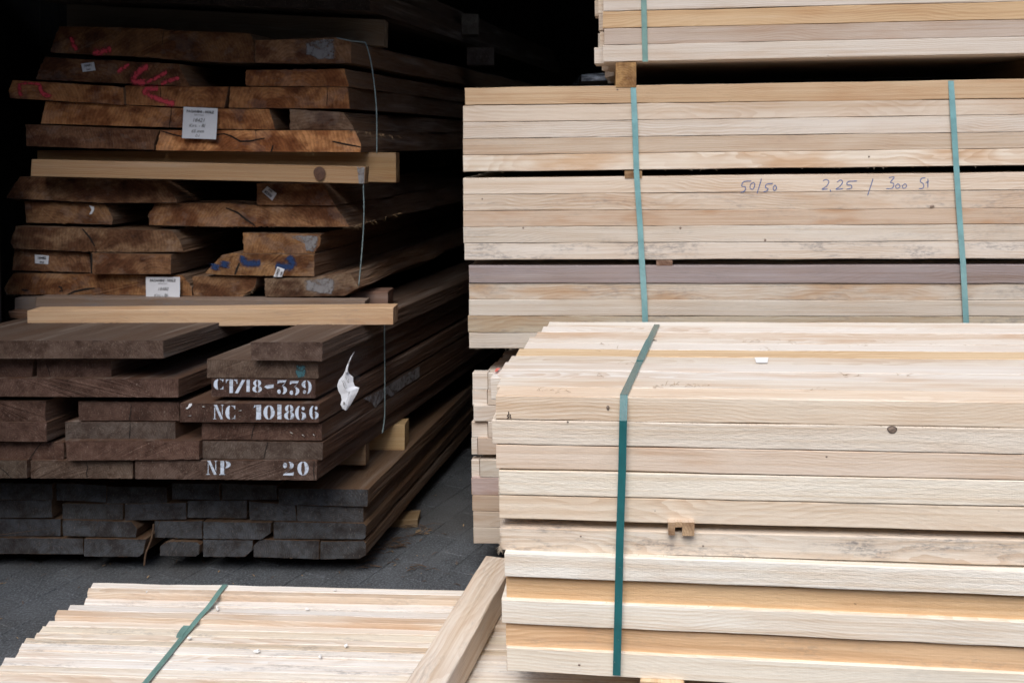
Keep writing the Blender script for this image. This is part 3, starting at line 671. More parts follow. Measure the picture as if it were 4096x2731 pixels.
for du, lb_ in ((.35, 'left ground block under the lowest rear bundle'), (1.5, 'right ground block under the lowest rear bundle')):
    c = Vector((gz.x + du, gz.y + .05, 0)); tag(box_sweep('wooden_block', c, rmd, -rmt, Z3, .65, .09, gz.z - .001 - .01, S, PALE2, segs=2), lb_, 'block')
# ------------------------------------------------------------------ plank stacks in the dark bay (ends face the yard, planks run back to the right)
def up(o, oy, s=2.24):
    return lambda pts: [(o + x / s, oy + y / s) for x, y in pts]
FACE = 4.3
fT, fN = tn(FACE)
def plank(root, uv, Pd, vpa, ln, mat, col, endc, rough=.0, stain=.1, warm=.5, fw=0.0, label=None, name='plank', step=None, live=0.0, zf=None):
    p = Vector((0, Pd, 0)) - fN * fw
    E0 = [hit(u, v, p, fN) for u, v in uv]
    if rough:
        E = subdiv(E0, .008); c = sum(E, Vector()) / len(E); sd = random.random() * 50
        E0 = []
        for q in E:
            r = (q - c); e = noise.noise(q * 60 + Vector((sd, 0, 0))) * rough * 1.0 + noise.noise(q * 200 + Vector((sd, 9, 0))) * rough * 1.1
            E0.append(q + r.normalized() * e)
    d = tn(vpa)[1]
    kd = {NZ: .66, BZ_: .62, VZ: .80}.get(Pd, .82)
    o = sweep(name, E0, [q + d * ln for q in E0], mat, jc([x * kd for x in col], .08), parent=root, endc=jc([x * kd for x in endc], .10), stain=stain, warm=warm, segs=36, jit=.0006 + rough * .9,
              cham=.0018 if not rough else .0006, xdir=d, freq=9, endjit=.0025, label=label, live=live)
    o['fw'] = fw
    return o
UEND = (.52, .235, .09); USIDE = (.20, .122, .074)
# Z depths of the cut ends
UZ, VZ, NZ, BZ_ = 2.98, 3.03, 2.60, 2.765        # value = depth of the end plane where it crosses the camera axis
H = MW_HARD
# --- upper stack of rough boards
us = thing('plank_stack', (-1.0, 2.95, 1.3), 'upper stack of rough brown boards with pink spray marks and a white label', 'plank stack', 'plank stacks in the dark shed')
UB = {}
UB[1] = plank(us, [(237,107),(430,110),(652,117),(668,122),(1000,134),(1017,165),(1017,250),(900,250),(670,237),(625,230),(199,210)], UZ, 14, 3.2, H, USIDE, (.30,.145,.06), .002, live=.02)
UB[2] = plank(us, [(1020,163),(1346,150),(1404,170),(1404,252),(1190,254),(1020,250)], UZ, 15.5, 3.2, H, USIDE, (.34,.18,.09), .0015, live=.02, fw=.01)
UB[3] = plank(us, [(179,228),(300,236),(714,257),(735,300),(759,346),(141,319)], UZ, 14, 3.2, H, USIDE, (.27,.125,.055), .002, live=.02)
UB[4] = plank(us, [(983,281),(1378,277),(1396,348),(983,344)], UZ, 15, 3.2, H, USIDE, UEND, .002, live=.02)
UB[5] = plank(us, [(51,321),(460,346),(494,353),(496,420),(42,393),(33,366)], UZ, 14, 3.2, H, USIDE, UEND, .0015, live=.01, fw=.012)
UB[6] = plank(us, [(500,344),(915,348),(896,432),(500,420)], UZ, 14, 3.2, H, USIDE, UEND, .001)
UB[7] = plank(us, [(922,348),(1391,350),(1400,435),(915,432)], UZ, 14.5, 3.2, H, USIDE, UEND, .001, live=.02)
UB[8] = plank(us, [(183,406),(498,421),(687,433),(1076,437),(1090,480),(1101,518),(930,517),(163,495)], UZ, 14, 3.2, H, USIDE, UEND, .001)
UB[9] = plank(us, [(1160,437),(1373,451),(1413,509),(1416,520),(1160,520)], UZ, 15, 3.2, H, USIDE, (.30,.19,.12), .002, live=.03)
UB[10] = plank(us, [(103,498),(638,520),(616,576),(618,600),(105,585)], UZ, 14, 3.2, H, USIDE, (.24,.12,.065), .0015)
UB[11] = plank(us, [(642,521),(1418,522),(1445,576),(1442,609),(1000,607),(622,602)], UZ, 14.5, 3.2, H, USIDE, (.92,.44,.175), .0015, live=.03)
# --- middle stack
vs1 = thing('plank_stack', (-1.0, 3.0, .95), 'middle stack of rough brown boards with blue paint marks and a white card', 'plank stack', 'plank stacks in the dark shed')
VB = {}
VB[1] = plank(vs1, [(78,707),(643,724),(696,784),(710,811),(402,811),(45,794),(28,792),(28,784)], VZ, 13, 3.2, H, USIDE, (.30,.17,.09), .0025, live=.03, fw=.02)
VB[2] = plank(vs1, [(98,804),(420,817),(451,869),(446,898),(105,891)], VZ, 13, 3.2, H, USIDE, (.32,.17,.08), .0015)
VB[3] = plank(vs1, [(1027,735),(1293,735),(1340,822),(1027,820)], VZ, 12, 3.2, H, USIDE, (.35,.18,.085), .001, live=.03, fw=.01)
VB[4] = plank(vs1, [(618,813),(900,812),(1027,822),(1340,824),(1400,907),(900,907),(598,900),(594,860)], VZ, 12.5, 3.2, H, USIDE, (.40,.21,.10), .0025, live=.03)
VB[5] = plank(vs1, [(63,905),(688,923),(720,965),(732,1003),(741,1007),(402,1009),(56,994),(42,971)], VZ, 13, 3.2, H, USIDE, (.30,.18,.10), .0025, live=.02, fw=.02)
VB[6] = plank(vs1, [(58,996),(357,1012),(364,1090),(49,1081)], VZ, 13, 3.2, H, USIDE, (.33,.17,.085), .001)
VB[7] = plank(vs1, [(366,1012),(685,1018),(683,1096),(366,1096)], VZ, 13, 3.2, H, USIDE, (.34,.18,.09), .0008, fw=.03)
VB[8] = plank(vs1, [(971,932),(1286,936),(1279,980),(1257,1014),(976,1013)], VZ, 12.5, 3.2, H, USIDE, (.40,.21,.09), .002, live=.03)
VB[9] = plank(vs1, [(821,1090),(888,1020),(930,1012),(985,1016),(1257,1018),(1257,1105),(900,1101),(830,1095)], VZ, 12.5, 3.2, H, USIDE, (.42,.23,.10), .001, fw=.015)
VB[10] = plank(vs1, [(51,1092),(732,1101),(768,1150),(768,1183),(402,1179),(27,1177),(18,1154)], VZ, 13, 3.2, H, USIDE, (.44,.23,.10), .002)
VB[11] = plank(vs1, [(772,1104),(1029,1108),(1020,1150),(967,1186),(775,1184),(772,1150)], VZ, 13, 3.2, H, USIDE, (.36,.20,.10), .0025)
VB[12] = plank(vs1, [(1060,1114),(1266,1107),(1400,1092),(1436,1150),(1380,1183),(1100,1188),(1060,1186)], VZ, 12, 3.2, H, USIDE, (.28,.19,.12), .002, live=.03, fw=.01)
# --- stencilled stack
ns = thing('plank_stack', (-.9, 2.6, .56), 'stack of dark reddish planks with white stencilled numbers on their ends', 'plank stack', 'plank stacks in the dark shed')
NEND = (.160, .094, .072); NS = (.125, .070, .046); D = MW_DARK
NB = {}
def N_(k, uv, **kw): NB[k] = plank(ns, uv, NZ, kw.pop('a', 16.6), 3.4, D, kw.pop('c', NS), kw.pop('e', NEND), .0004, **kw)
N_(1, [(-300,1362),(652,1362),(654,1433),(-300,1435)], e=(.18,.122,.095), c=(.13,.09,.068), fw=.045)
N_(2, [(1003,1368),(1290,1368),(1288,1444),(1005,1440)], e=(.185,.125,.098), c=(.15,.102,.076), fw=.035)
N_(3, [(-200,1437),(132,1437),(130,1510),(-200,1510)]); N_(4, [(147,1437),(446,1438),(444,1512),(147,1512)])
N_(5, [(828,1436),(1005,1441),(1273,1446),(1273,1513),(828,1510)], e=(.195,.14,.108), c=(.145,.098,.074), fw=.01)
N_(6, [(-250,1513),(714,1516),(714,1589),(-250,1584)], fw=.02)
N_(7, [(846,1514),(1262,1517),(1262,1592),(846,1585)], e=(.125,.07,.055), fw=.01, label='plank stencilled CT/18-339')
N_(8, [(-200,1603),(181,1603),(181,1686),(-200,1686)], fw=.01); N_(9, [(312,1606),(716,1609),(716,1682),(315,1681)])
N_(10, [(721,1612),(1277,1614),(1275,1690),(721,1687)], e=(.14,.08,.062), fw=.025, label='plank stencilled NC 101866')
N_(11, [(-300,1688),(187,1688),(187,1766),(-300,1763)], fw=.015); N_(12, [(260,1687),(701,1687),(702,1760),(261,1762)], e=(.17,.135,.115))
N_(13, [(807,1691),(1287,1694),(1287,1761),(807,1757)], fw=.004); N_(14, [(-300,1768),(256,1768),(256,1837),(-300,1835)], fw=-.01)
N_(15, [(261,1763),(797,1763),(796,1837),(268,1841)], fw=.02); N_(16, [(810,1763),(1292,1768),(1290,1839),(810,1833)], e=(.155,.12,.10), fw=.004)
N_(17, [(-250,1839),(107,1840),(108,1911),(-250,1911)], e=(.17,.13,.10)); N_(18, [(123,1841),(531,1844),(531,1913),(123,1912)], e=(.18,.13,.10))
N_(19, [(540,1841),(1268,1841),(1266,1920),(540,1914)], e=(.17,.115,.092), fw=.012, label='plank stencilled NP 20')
# --- bottom stack
bs = thing('plank_stack', (-.9, 2.8, .1), 'lowest stack of weathered grey ended planks just above the paving', 'plank stack', 'plank stacks in the dark shed')
BEND = (.14, .152, .170); BS = (.21, .135, .085)
brow = [
 [(-250,1925),(210,1935),(210,1998),(-250,1995)],[(225,1932),(425,1940),(425,2008),(225,2000)],[(427,1945),(668,1948),(668,2013),(427,2012)],[(688,1932),(878,1935),(878,1999),(688,1996)],[(888,1932),(1108,1940),(1108,1998),(888,1998)],[(1114,1952),(1473,1957),(1470,2025),(1114,2018)],
 [(-250,1999),(207,1999),(208,2069),(-250,2072)],[(250,2013),(493,2015),(491,2077),(250,2075)],[(500,2015),(744,2010),(744,2075),(500,2080)],[(750,2002),(987,2000),(987,2072),(750,2069)],[(996,2005),(1181,2020),(1186,2083),(998,2078)],[(1187,2021),(1453,2027),(1453,2089),(1189,2083)],
 [(-250,2073),(242,2075),(242,2142),(-250,2146)],[(250,2078),(528,2086),(548,2114),(542,2148),(253,2142)],[(618,2083),(809,2083),(809,2153),(618,2148)],[(813,2085),(1085,2090),(1082,2131),(1046,2156),(813,2153)],[(1094,2086),(1453,2092),(1465,2103),(1462,2148),(1453,2155),(1094,2153)],
 [(-250,2148),(331,2153),(334,2215),(-250,2212)],[(337,2153),(584,2156),(573,2210),(556,2225),(337,2224)],[(640,2181),(674,2165),(787,2167),(798,2181),(795,2215),(781,2224),(640,2221)],[(812,2157),(1010,2160),(1010,2198),(979,2226),(812,2224)],[(1015,2181),(1040,2157),(1276,2162),(1275,2235),(1015,2226)],[(1282,2165),(1453,2162),(1462,2170),(1463,2218),(1439,2232),(1282,2235)]]
for i, uv in enumerate(brow):
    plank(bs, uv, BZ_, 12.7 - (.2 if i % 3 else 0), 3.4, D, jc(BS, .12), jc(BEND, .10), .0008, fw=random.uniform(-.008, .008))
# bark strip hanging between the bottom planks
tube('bark_shred', spline([hit(u, v, Vector((0, BZ_ - .01, 0)), fN) for u, v in ((615, 2095), (607, 2150), (592, 2190), (583, 2215), (577, 2262))], 4), [.003] * 17, M_CHIPD, bs, 5)

# ------------------------------------------------------------------ beams and blocks between the stacks
def beam(uvq, Pd, depth, col, label, mat=MW_SOFT, stain=.1, warm=.4, fw=0, name='wooden_beam', endc=None, cat='beam', fa=FACE, top=0):
    """beam running left-right: uvq = left-top, right-top, right-bottom, left-bottom of its front face"""
    t, n = tn(fa); p = Vector((0, Pd, 0)) - n * fw; a, b_, c, d = [hit(u, v, p, n) for u, v in uvq]
    E0 = [a, a + n * depth, d + n * depth, d]; E1 = [b_, b_ + n * depth, c + n * depth, c]
    return tag(sweep(name, E0, E1, mat, col, endc=endc or col, stain=stain, warm=warm, segs=24, jit=.0006, cham=.0016), label, cat)
beam([(267,17),(1536,80),(1534,185),(267,112)], 3.12, .07, (.20, .15, .10), 'dark beam lying on the upper rough stack, its right end catching light', warm=.2)
o = beam([(127,638),(1462,668),(1458,735),(123,706)], 2.93, .05, (.38, .25, .14), 'light brown stick with a dark round knot between the upper and middle stacks', warm=.2)
knot(o, 1278, 694, Vector((0, 2.925, 0)), fN, 24, 28, False, M_KNOTB)
pp_ = Vector((0, 2.927, 0))
patch('grey_smear', [hit(u, v, pp_, fN) for u, v in ((1428,668),(1459,669),(1456,735),(1436,734),(1432,700))], -fN, MP_GREY, o, lift=.001, edge=False)
beam([(150,601),(1583,611),(1584,730),(150,700)], 3.05, .06, (.40, .26, .13), 'deeper pine beam behind the knotty stick, its end sticking out to the right', endc=(.5, .34, .18))
beam([(109,1243),(1573,1231),(1572,1299),(111,1311)], 2.82, .075, (.54, .38, .24), 'clean light beam lying across the top of the stencilled stack', warm=.35, stain=.25)
beam([(145,1190),(1460,1205),(1458,1262),(140,1262)], 2.97, .07, (.22, .165, .13), 'weathered grey brown beam behind the clean light beam', stain=.6)
beam([(60,1192),(143,1190),(141,1272),(58,1266)], 3.0, .05, (.19, .15, .125), 'short weathered beam end at the left behind the clean light beam', stain=.5)
beam([(34,1245),(118,1250),(116,1277),(40,1273)], 2.96, .05, (.18, .10, .06), 'small rough wood end poking out left under the weathered beam end')
beam([(1400,1167),(1552,1167),(1550,1250),(1400,1250)], 3.12, .09, (.20, .12, .09), 'dark red brown block at the right behind the clean light beam', name='wooden_block', cat='block')
beam([(1180,1772),(1463,1775),(1463,1860),(1180,1858)], 2.90, .05, (.21, .145, .09), 'short brown block just left of the clean yellow block, under the stencilled stack', name='wooden_block', cat='block')
o = beam([(1330,1699),(1619,1699),(1618,1801),(1330,1803)], 3.12, .075, (.60, .43, .23), 'clean yellow block under the right side of the stencilled stack', name='wooden_block', cat='block', warm=.1)
# ground blocks of the bottom stack
beam([(900,2120),(1671,2075),(1668,2142),(900,2185)], 3.15, .08, (.25, .18, .10), 'rough block on the paving under the right side of the lowest stack', name='wooden_block', cat='block', fa=2)
for yy, ll_, lb_ in ((3.4, 1.3, 'bearer beam on the paving under the middle of the lowest stack'), (4.6, 1.55, 'bearer beam on the paving deep under the lowest stack')):
    q = Vector((-1.7, yy, .0)); tag(box_sweep('wooden_beam', q, fT, fN, Z3, ll_, .08, .085, MW_DARK, (.2, .14, .1), segs=2), lb_, 'beam')
q = Vector((-1.75, 3.02, 0))
# dark stack above the top beam
ts = thing('plank_stack', (-1.0, 3.1, 1.6), 'dark topmost plank stack just touching the top of the picture', 'plank stack', 'plank stacks in the dark shed')
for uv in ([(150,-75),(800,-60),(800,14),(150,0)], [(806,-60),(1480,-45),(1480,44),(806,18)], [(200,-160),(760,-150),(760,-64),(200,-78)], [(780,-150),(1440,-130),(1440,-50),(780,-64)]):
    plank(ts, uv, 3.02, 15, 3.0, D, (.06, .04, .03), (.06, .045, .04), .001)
# faint beam ends deep in the shed
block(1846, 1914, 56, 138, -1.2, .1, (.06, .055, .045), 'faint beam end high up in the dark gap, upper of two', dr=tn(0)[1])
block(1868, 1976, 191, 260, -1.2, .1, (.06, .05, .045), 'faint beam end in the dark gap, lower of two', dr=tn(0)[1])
for k in range(9):                       # a further dark stack behind carries them
    pass
# wrapped package behind the rear bundles
m, t_, b_ = newmat('blue_white_wrapping'); tcx = t_.nodes.new('ShaderNodeTexCoord').outputs['Object']
nn_ = noise_(t_, tcx, (9, 9, 55), 4, .65)
t_.links.new(mixc(t_, sstep(t_, nn_, .42, .6), (.10, .13, .19), (.7, .82, .95)), b_.inputs['Base Color']); b_.inputs['Roughness'].default_value = .2; b_.inputs['Specular IOR Level'].default_value = 1; b_.inputs['Coat Weight'].default_value = .6
bpn = t_.nodes.new('ShaderNodeBump'); bpn.inputs['Distance'].default_value = .01; t_.links.new(nn_, bpn.inputs['Height']); t_.links.new(bpn.outputs[0], b_.inputs['Normal'])
pkg = thing('wrapped_package', (.6, 4.1, 1.3), 'blue and white plastic wrapped package seen in the gap beside the orange block', 'package')
a, c = at_depth(2326, 297, 3.95), at_depth(2326, 560, 3.95)
E0 = [a, a + Vector((0, .8, 0)), c + Vector((0, .8, 0)), c]
sweep('wrapping', E0, [q + Vector((.78, -.02, 0)) for q in E0], m, (1, 1, 1), parent=pkg, segs=14, jit=.006, step=.06, cham=.01)
for zz in (.03, .12): sweep('wrapping_band', [a + Vector((-.004, -.008, -zz)), a + Vector((-.004, .0, -zz)), a + Vector((-.004, 0, -zz - .02)), a + Vector((-.004, -.008, -zz - .02))], [a + Vector((.78, -.03, -zz)), a + Vector((.78, -.022, -zz)), a + Vector((.78, -.022, -zz - .02)), a + Vector((.78, -.03, -zz - .02))], M_SHED, (0, 0, 0), parent=pkg, segs=2)
bigb = thing('timber_bundle', (.6, 4.0, .5), 'unlit stack behind the rear bundles that carries the wrapped package', 'timber bundle')
for k in range(10):
    z0 = c.z - .002 - (k + 1) * .1; 
    if z0 < .0: break
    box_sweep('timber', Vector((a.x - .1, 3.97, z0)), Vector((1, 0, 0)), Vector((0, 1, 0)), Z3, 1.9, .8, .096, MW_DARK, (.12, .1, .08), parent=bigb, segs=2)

# ------------------------------------------------------------------ stencil lettering
def arc(cx, cy, rx, ry, a0, a1, k=10): return [(cx + rx * math.cos(math.radians(a0 + (a1 - a0) * i / k)), cy + ry * math.sin(math.radians(a0 + (a1 - a0) * i / k))) for i in range(k + 1)]
def cres(cx, cy, rx, ry, ix, iy, a0, a1): return arc(cx, cy, rx, ry, a0, a1) + arc(cx, cy, ix, iy, a1, a0)
def disc(cx, cy, r, ry=None): return arc(cx, cy, r, ry or r, 0, 324, 9)
# unit box x 0..1, y 0 (bottom)..1 (top)
GL = {
 '0': [cres(.5, .5, .5, .5, .16, .46, 97, 263), cres(.5, .5, .5, .5, .16, .46, -83, 83)],
 '1': [[(.28, 0), (.78, 0), (.78, 1), (.28, 1)], [(0, .78), (.2, .88), (.2, 1), (.12, 1)]],
 'I': [[(.1, 0), (.9, 0), (.9, 1), (.1, 1)]],
 '8': [cres(.5, .74, .42, .26, .12, .22, 100, 250), cres(.5, .74, .42, .26, .12, .22, -70, 80), cres(.5, .27, .5, .27, .14, .24, 110, 262), cres(.5, .27, .5, .27, .14, .24, -82, 70)],
 '6': [cres(.45, .5, .45, .5, .13, .46, 95, 265), cres(.55, .29, .45, .29, .1, .25, -80, 85), disc(.74, .82, .15, .13)],
 '9': [cres(.55, .5, .45, .5, .13, .46, -85, 85), cres(.45, .71, .45, .29, .1, .25, 95, 262), disc(.28, .15, .17, .13)],
 '3': [[(.05, .74), (.12, .76), (.18, .82), (.82, .84), (.95, 1), (.08, 1)], [(.8, .82), (.88, .86), (.56, .56), (.48, .54)], cres(.55, .28, .45, .30, .12, .24, -85, 70), disc(.22, .17, .18, .16)],
 '2': [cres(.5, .72, .48, .28, .14, .24, -50, 84), disc(.2, .72, .19, .2), [(.78, .48), (.88, .54), (.3, .2), (.16, .16)], [(.02, 0), (.95, 0), (.98, .24), (.9, .17), (.3, .15), (.08, .12)]],
 'N': [[(.12, 0), (.19, 0), (.19, .8), (.12, .86)], [(0, 0), (.3, 0), (.3, .04), (0, .04)], [(.05, 1), (.34, 1), (.92, .02), (.92, 0), (.66, .0), (.2, .86)], [(.8, .34), (.87, .24), (.87, 1), (.8, 1)], [(.7, .96), (.98, .96), (.98, 1), (.7, 1)]],
 'P': [[(.1, 0), (.42, 0), (.42, 1), (.1, 1)], [(0, 0), (.5, 0), (.5, .05), (0, .05)], cres(.52, .74, .46, .26, .1, .22, -84, 84)],
 'C': [cres(.48, .5, .48, .5, .1, .46, 97, 263), [(.62, .02), (.82, .06), (.95, .0), (.97, .3), (.9, .3), (.86, .14), (.62, .06)], [(.6, .96), (.8, .93), (.88, .74), (.95, .74), (.95, 1), (.88, .97), (.6, 1)]],
 'T': [[(.32, .0), (.62, .0), (.62, 1), (.32, 1)], [(0, 1), (.24, 1), (.24, .94), (.08, .88), (.05, .74), (0, .74)], [(1, 1), (.7, 1), (.7, .94), (.9, .88), (.93, .68), (1, .68)]],
 '/': [[(0, 0), (.32, 0), (1, 1), (.68, 1)]],
 '-': [[(0, .45), (.22, .8), (1, 1), (.95, .2), (.3, 0)]],
}
def stencil(ch, x0, y0, x1, y1, board, Pd, lift=.0012):
    p = Vector((0, Pd, 0)) - fN * (board['fw'] + lift)
    vs_, fs, ed = [], [], []
    for poly in GL[ch]:
        b0 = len(vs_)
        pts = [hit(x0 + (x1 - x0) * a + random.uniform(-.5, .5), y1 - (y1 - y0) * b_ + random.uniform(-.5, .5), p, fN) for a, b_ in poly]
        n = len(pts)
        if n >= 20:    # crescent: quads between the two arcs
            h = n // 2
            for q in pts: vs_.append(q); ed.append(.62)
            mid = len(vs_)
            for i in range(h): vs_.append((pts[i] + pts[n - 1 - i]) / 2); ed.append(1.0)
            for i in range(h - 1):
                fs.append((b0 + i, b0 + i + 1, mid + i + 1, mid + i)); fs.append((mid + i, mid + i + 1, b0 + n - 2 - i, b0 + n - 1 - i))
        else:
            c = sum(pts, Vector()) / n; vs_.append(c); ed.append(1.0)
            for q in pts: vs_.append(q); ed.append(.62)
            fs += [(b0, b0 + 1 + i, b0 + 1 + (i + 1) % n) for i in range(n)]
    mw = Matrix.Translation(vs_[0]); me = mesh_from('stencil_letter' if ch.isalpha() else 'stencil_mark', vs_, fs, mw)
    at = me.attributes.new('edge', 'FLOAT', 'POINT')
    for i, e in enumerate(ed): at.data[i].value = e
    newobj('stencil_' + ('letter' if ch.isalpha() and ch != 'I' else 'figure' if ch not in '/-' else 'mark'), me, MP_WHITE, board, mw)
def Zb(x, y, ox, oy, s): return ox + x / s, oy + y / s
for ch, x0, y0, x1, y1 in (('C', 68, 72, 183, 190), ('T', 205, 76, 335, 228), ('/', 305, 80, 425, 228), ('I', 432, 80, 478, 215), ('8', 503, 80, 610, 222), ('-', 635, 132, 743, 180), ('3', 776, 85, 890, 238), ('3', 915, 93, 1028, 250), ('9', 1055, 88, 1166, 238)):
    a = Zb(x0, y0, 830, 1490, 2.8); b_ = Zb(x1, y1, 830, 1490, 2.8); stencil(ch, a[0], a[1], b_[0], b_[1], NB[7], NZ)
for ch, x0, y0, x1, y1 in (('N', 62, 360, 185, 520), ('C', 200, 368, 315, 524), ('1', 515, 362, 625, 524), ('0', 626, 366, 752, 524), ('I', 778, 358, 834, 520), ('8', 858, 360, 973, 526), ('6', 980, 372, 1104, 530), ('6', 1140, 370, 1244, 520)):
    a = Zb(x0, y0, 830, 1490, 2.8); b_ = Zb(x1, y1, 830, 1490, 2.8); stencil(ch, a[0], a[1], b_[0], b_[1], NB[10], NZ)
for ch, x0, y0, x1, y1, ox in (('N', 1850, 1325, 1950, 1450, 0), ('P', 1965, 1328, 2068, 1452, 0), ('2', 518, 1333, 618, 1457, 900), ('0', 648, 1332, 750, 1458, 900)):
    stencil(ch, ox + x0 / 2.24, 1250 + y0 / 2.24, ox + x1 / 2.24, 1250 + y1 / 2.24, NB[19], NZ)
# staples and nicks
def staple(board, Pd, u0, v0, u1, v1, r=.0011):
    p = Vector((0, Pd, 0)) - fN * (board['fw'] + .002)
    tube('staple', [hit(u0, v0, p, fN), hit(u1, v1, p, fN)], r, M_STEEL, board, 5)
for q in ((1160, 1727, 1172, 1734), (1208, 1737, 1218, 1746), (1252, 1736, 1260, 1743)): staple(NB[13], NZ, *q)
for q in ((808, 1625, 820, 1627), (955, 1643, 966, 1641), (752, 1663, 765, 1662)): staple(NB[10], NZ, *q)
pN = Vector((0, NZ, 0)) - fN * (NB[10]['fw'] + .0025)
patch('torn_sticker', [hit(u, v, pN, fN) for u, v in ((757,1614),(767,1612),(769,1618),(762,1627),(750,1635),(743,1633),(752,1626))], -fN, M_PAPER, NB[10], lift=.001, edge=False)
pV = Vector((0, VZ, 0)) - fN * (VB[2]['fw'] + .0025)
patch('torn_sticker', [hit(352 + x, 820 + y, pV, fN) for x, y in ((5,1),(14,4),(25,8),(25,20),(16,36),(5,38),(12,30),(15,16))], -fN, M_PAPER, VB[2], lift=.001, edge=False)
pt5 = Vector((0, NZ, 0)) - fN * (NB[5]['fw'])
patch('teal_smudge', [hit(u, v, pt5, fN) for u, v in ((1183,1456),(1222,1458),(1226,1485),(1218,1510),(1192,1512),(1180,1490))], -fN, MP_TEALSTAIN, NB[5], lift=.001)
# drying cracks in the cut ends
def cracks(B, Pd, lst, w=3.2):
    for k, uvs in lst: crackline(B[k], [(u, v) for u, v in uvs], Vector((0, Pd, 0)) - fN * B[k]['fw'], fN, w, lift=.0016)
cracks(NB, NZ, [(4, [(185,1452),(193,1470),(198,1490),(203,1508)]), (9, [(525,1612),(525,1640),(520,1665),(518,1680)]), (12, [(521,1690),(521,1715),(519,1740),(518,1758)]), (14, [(168,1768),(150,1790),(135,1812),(118,1835)]),
 (16, [(1073,1766),(1065,1790),(1060,1815),(1055,1834)]), (18, [(345,1846),(352,1870),(346,1890),(350,1910)]), (13, [(1022,1692),(1012,1720),(1005,1755)]), (17, [(0,1868),(22,1885),(45,1909)]), (19, [(1258,1845),(1254,1880),(1258,1915)])])
cracks(UB, UZ, [(8, [(687,425),(685,460),(680,490),(678,514)]), (1, [(658,120),(652,150),(650,180)]), (6, [(643,352),(643,375),(644,398)]), (7, [(1309,352),(1310,390),(1307,425)])], 3)
cracks(UB, UZ, [(11, [(645,524),(690,538),(725,546),(760,526),(795,528),(830,530),(860,540),(900,535)]), (11, [(895,535),(925,545),(962,566),(1000,565),(1060,553)]), (11, [(1330,566),(1380,577),(1442,588)]), (11, [(1093,580),(1090,595),(1085,606)])], 7)
cracks(VB, VZ, [(4, [(905,832),(950,850),(985,878),(1020,902)]), (9, [(958,1052),(948,1075),(940,1098)]), (10, [(268,1180),(300,1165),(350,1155),(380,1152)]), (7, [(0 + 368, 1014), (367, 1050), (367, 1094)]), (5, [(330,915),(360,950),(380,985)]), (10, [(235,1145),(246,1150),(250,1162),(238,1164)]), (10, [(88,1158),(100,1161),(112,1160)])], 8)
# side bark / splinters on rough boards
pk = Vector((0, VZ, 0))
# spray paint
def spray(B, Pd, k, uvs, w, mat):
    p = Vector((0, Pd, 0)) - fN * (B[k]['fw'] + .0018); pts = spline([hit(u, v, p, fN) for u, v in uvs], 5)
    ribbon('spray_paint', pts, [1.75 * w / F * Pd * (1 + .25 * noise.noise(Vector((i_ * .5, w, k)))) for i_ in range(len(pts))], -fN, mat, B[k], edge=True)
A = lambda *q: [(x / 2.24, y / 2.24) for x, y in q]
spray(UB, UZ, 1, A((640, 330), (660, 400), (690, 455)), 20, MP_PINK); spray(UB, UZ, 1, A((830, 468), (920, 462), (1000, 440)), 26, MP_PINK)
spray(UB, UZ, 3, A((1160, 585), (1110, 610), (1050, 650)), 17, MP_PINK); spray(UB, UZ, 3, A((1330, 590), (1250, 640), (1200, 700), (1220, 735), (1310, 738)), 24, MP_PINK)
spray(UB, UZ, 3, A((1310, 735), (1400, 700), (1500, 640)), 16, MP_PINK); spray(UB, UZ, 3, A((1440, 755), (1510, 725), (1610, 700)), 16, MP_PINK)
spray(UB, UZ, 6, A((1420, 795), (1330, 800), (1290, 815), (1330, 850), (1430, 895), (1570, 935)), 22, MP_PINK)
spray(UB, UZ, 5, A((180, 750), (175, 800), (190, 865)), 16, MP_PINK); spray(UB, UZ, 5, A((365, 760), (360, 800), (400, 850), (465, 865)), 17, MP_PINK); spray(UB, UZ, 5, A((180, 748), (280, 748), (375, 762)), 11, MP_PINK)
CC = lambda *q: [(x / 2.24, 650 + y / 2.24) for x, y in q]; DD = lambda *q: [(900 + x / 2.24, 650 + y / 2.24) for x, y in q]
spray(VB, VZ, 9, CC((1932, 905), (1925, 965)), 34, MP_BLUE); spray(VB, VZ, 9, CC((2018, 880), (2012, 945)), 34, MP_BLUE)
spray(VB, VZ, 9, DD((160, 835), (155, 870), (190, 900), (250, 905), (320, 900)), 24, MP_BLUE); spray(VB, VZ, 9, DD((450, 920), (520, 935), (590, 930), (600, 890), (560, 840)), 26, MP_BLUE)
p2 = Vector((0, UZ, 0)) - fN * UB[2]['fw']
# whitish end-seal patches
def smear(B, Pd, k, uvs):
    p = Vector((0, Pd, 0)) - fN * B[k]['fw']; patch('end_seal', [hit(u, v, p, fN) for u, v in uvs], -fN, MP_GREY, B[k], lift=.0012, edge=True)
smear(UB, UZ, 2, [(1216,170),(1300,152),(1344,153),(1346,200),(1347,240),(1275,243),(1240,225),(1218,220)]); smear(VB, VZ, 8, [(1165,938),(1284,938),(1272,985),(1255,1010),(1225,1008),(1220,975),(1195,962),(1166,950)])
smear(VB, VZ, 12, [(1215,1120),(1300,1108),(1340,1110),(1345,1150),(1330,1180),(1280,1175),(1215,1160)])
q = Vector((0, UZ, 0)) - fN * UB[2]['fw']
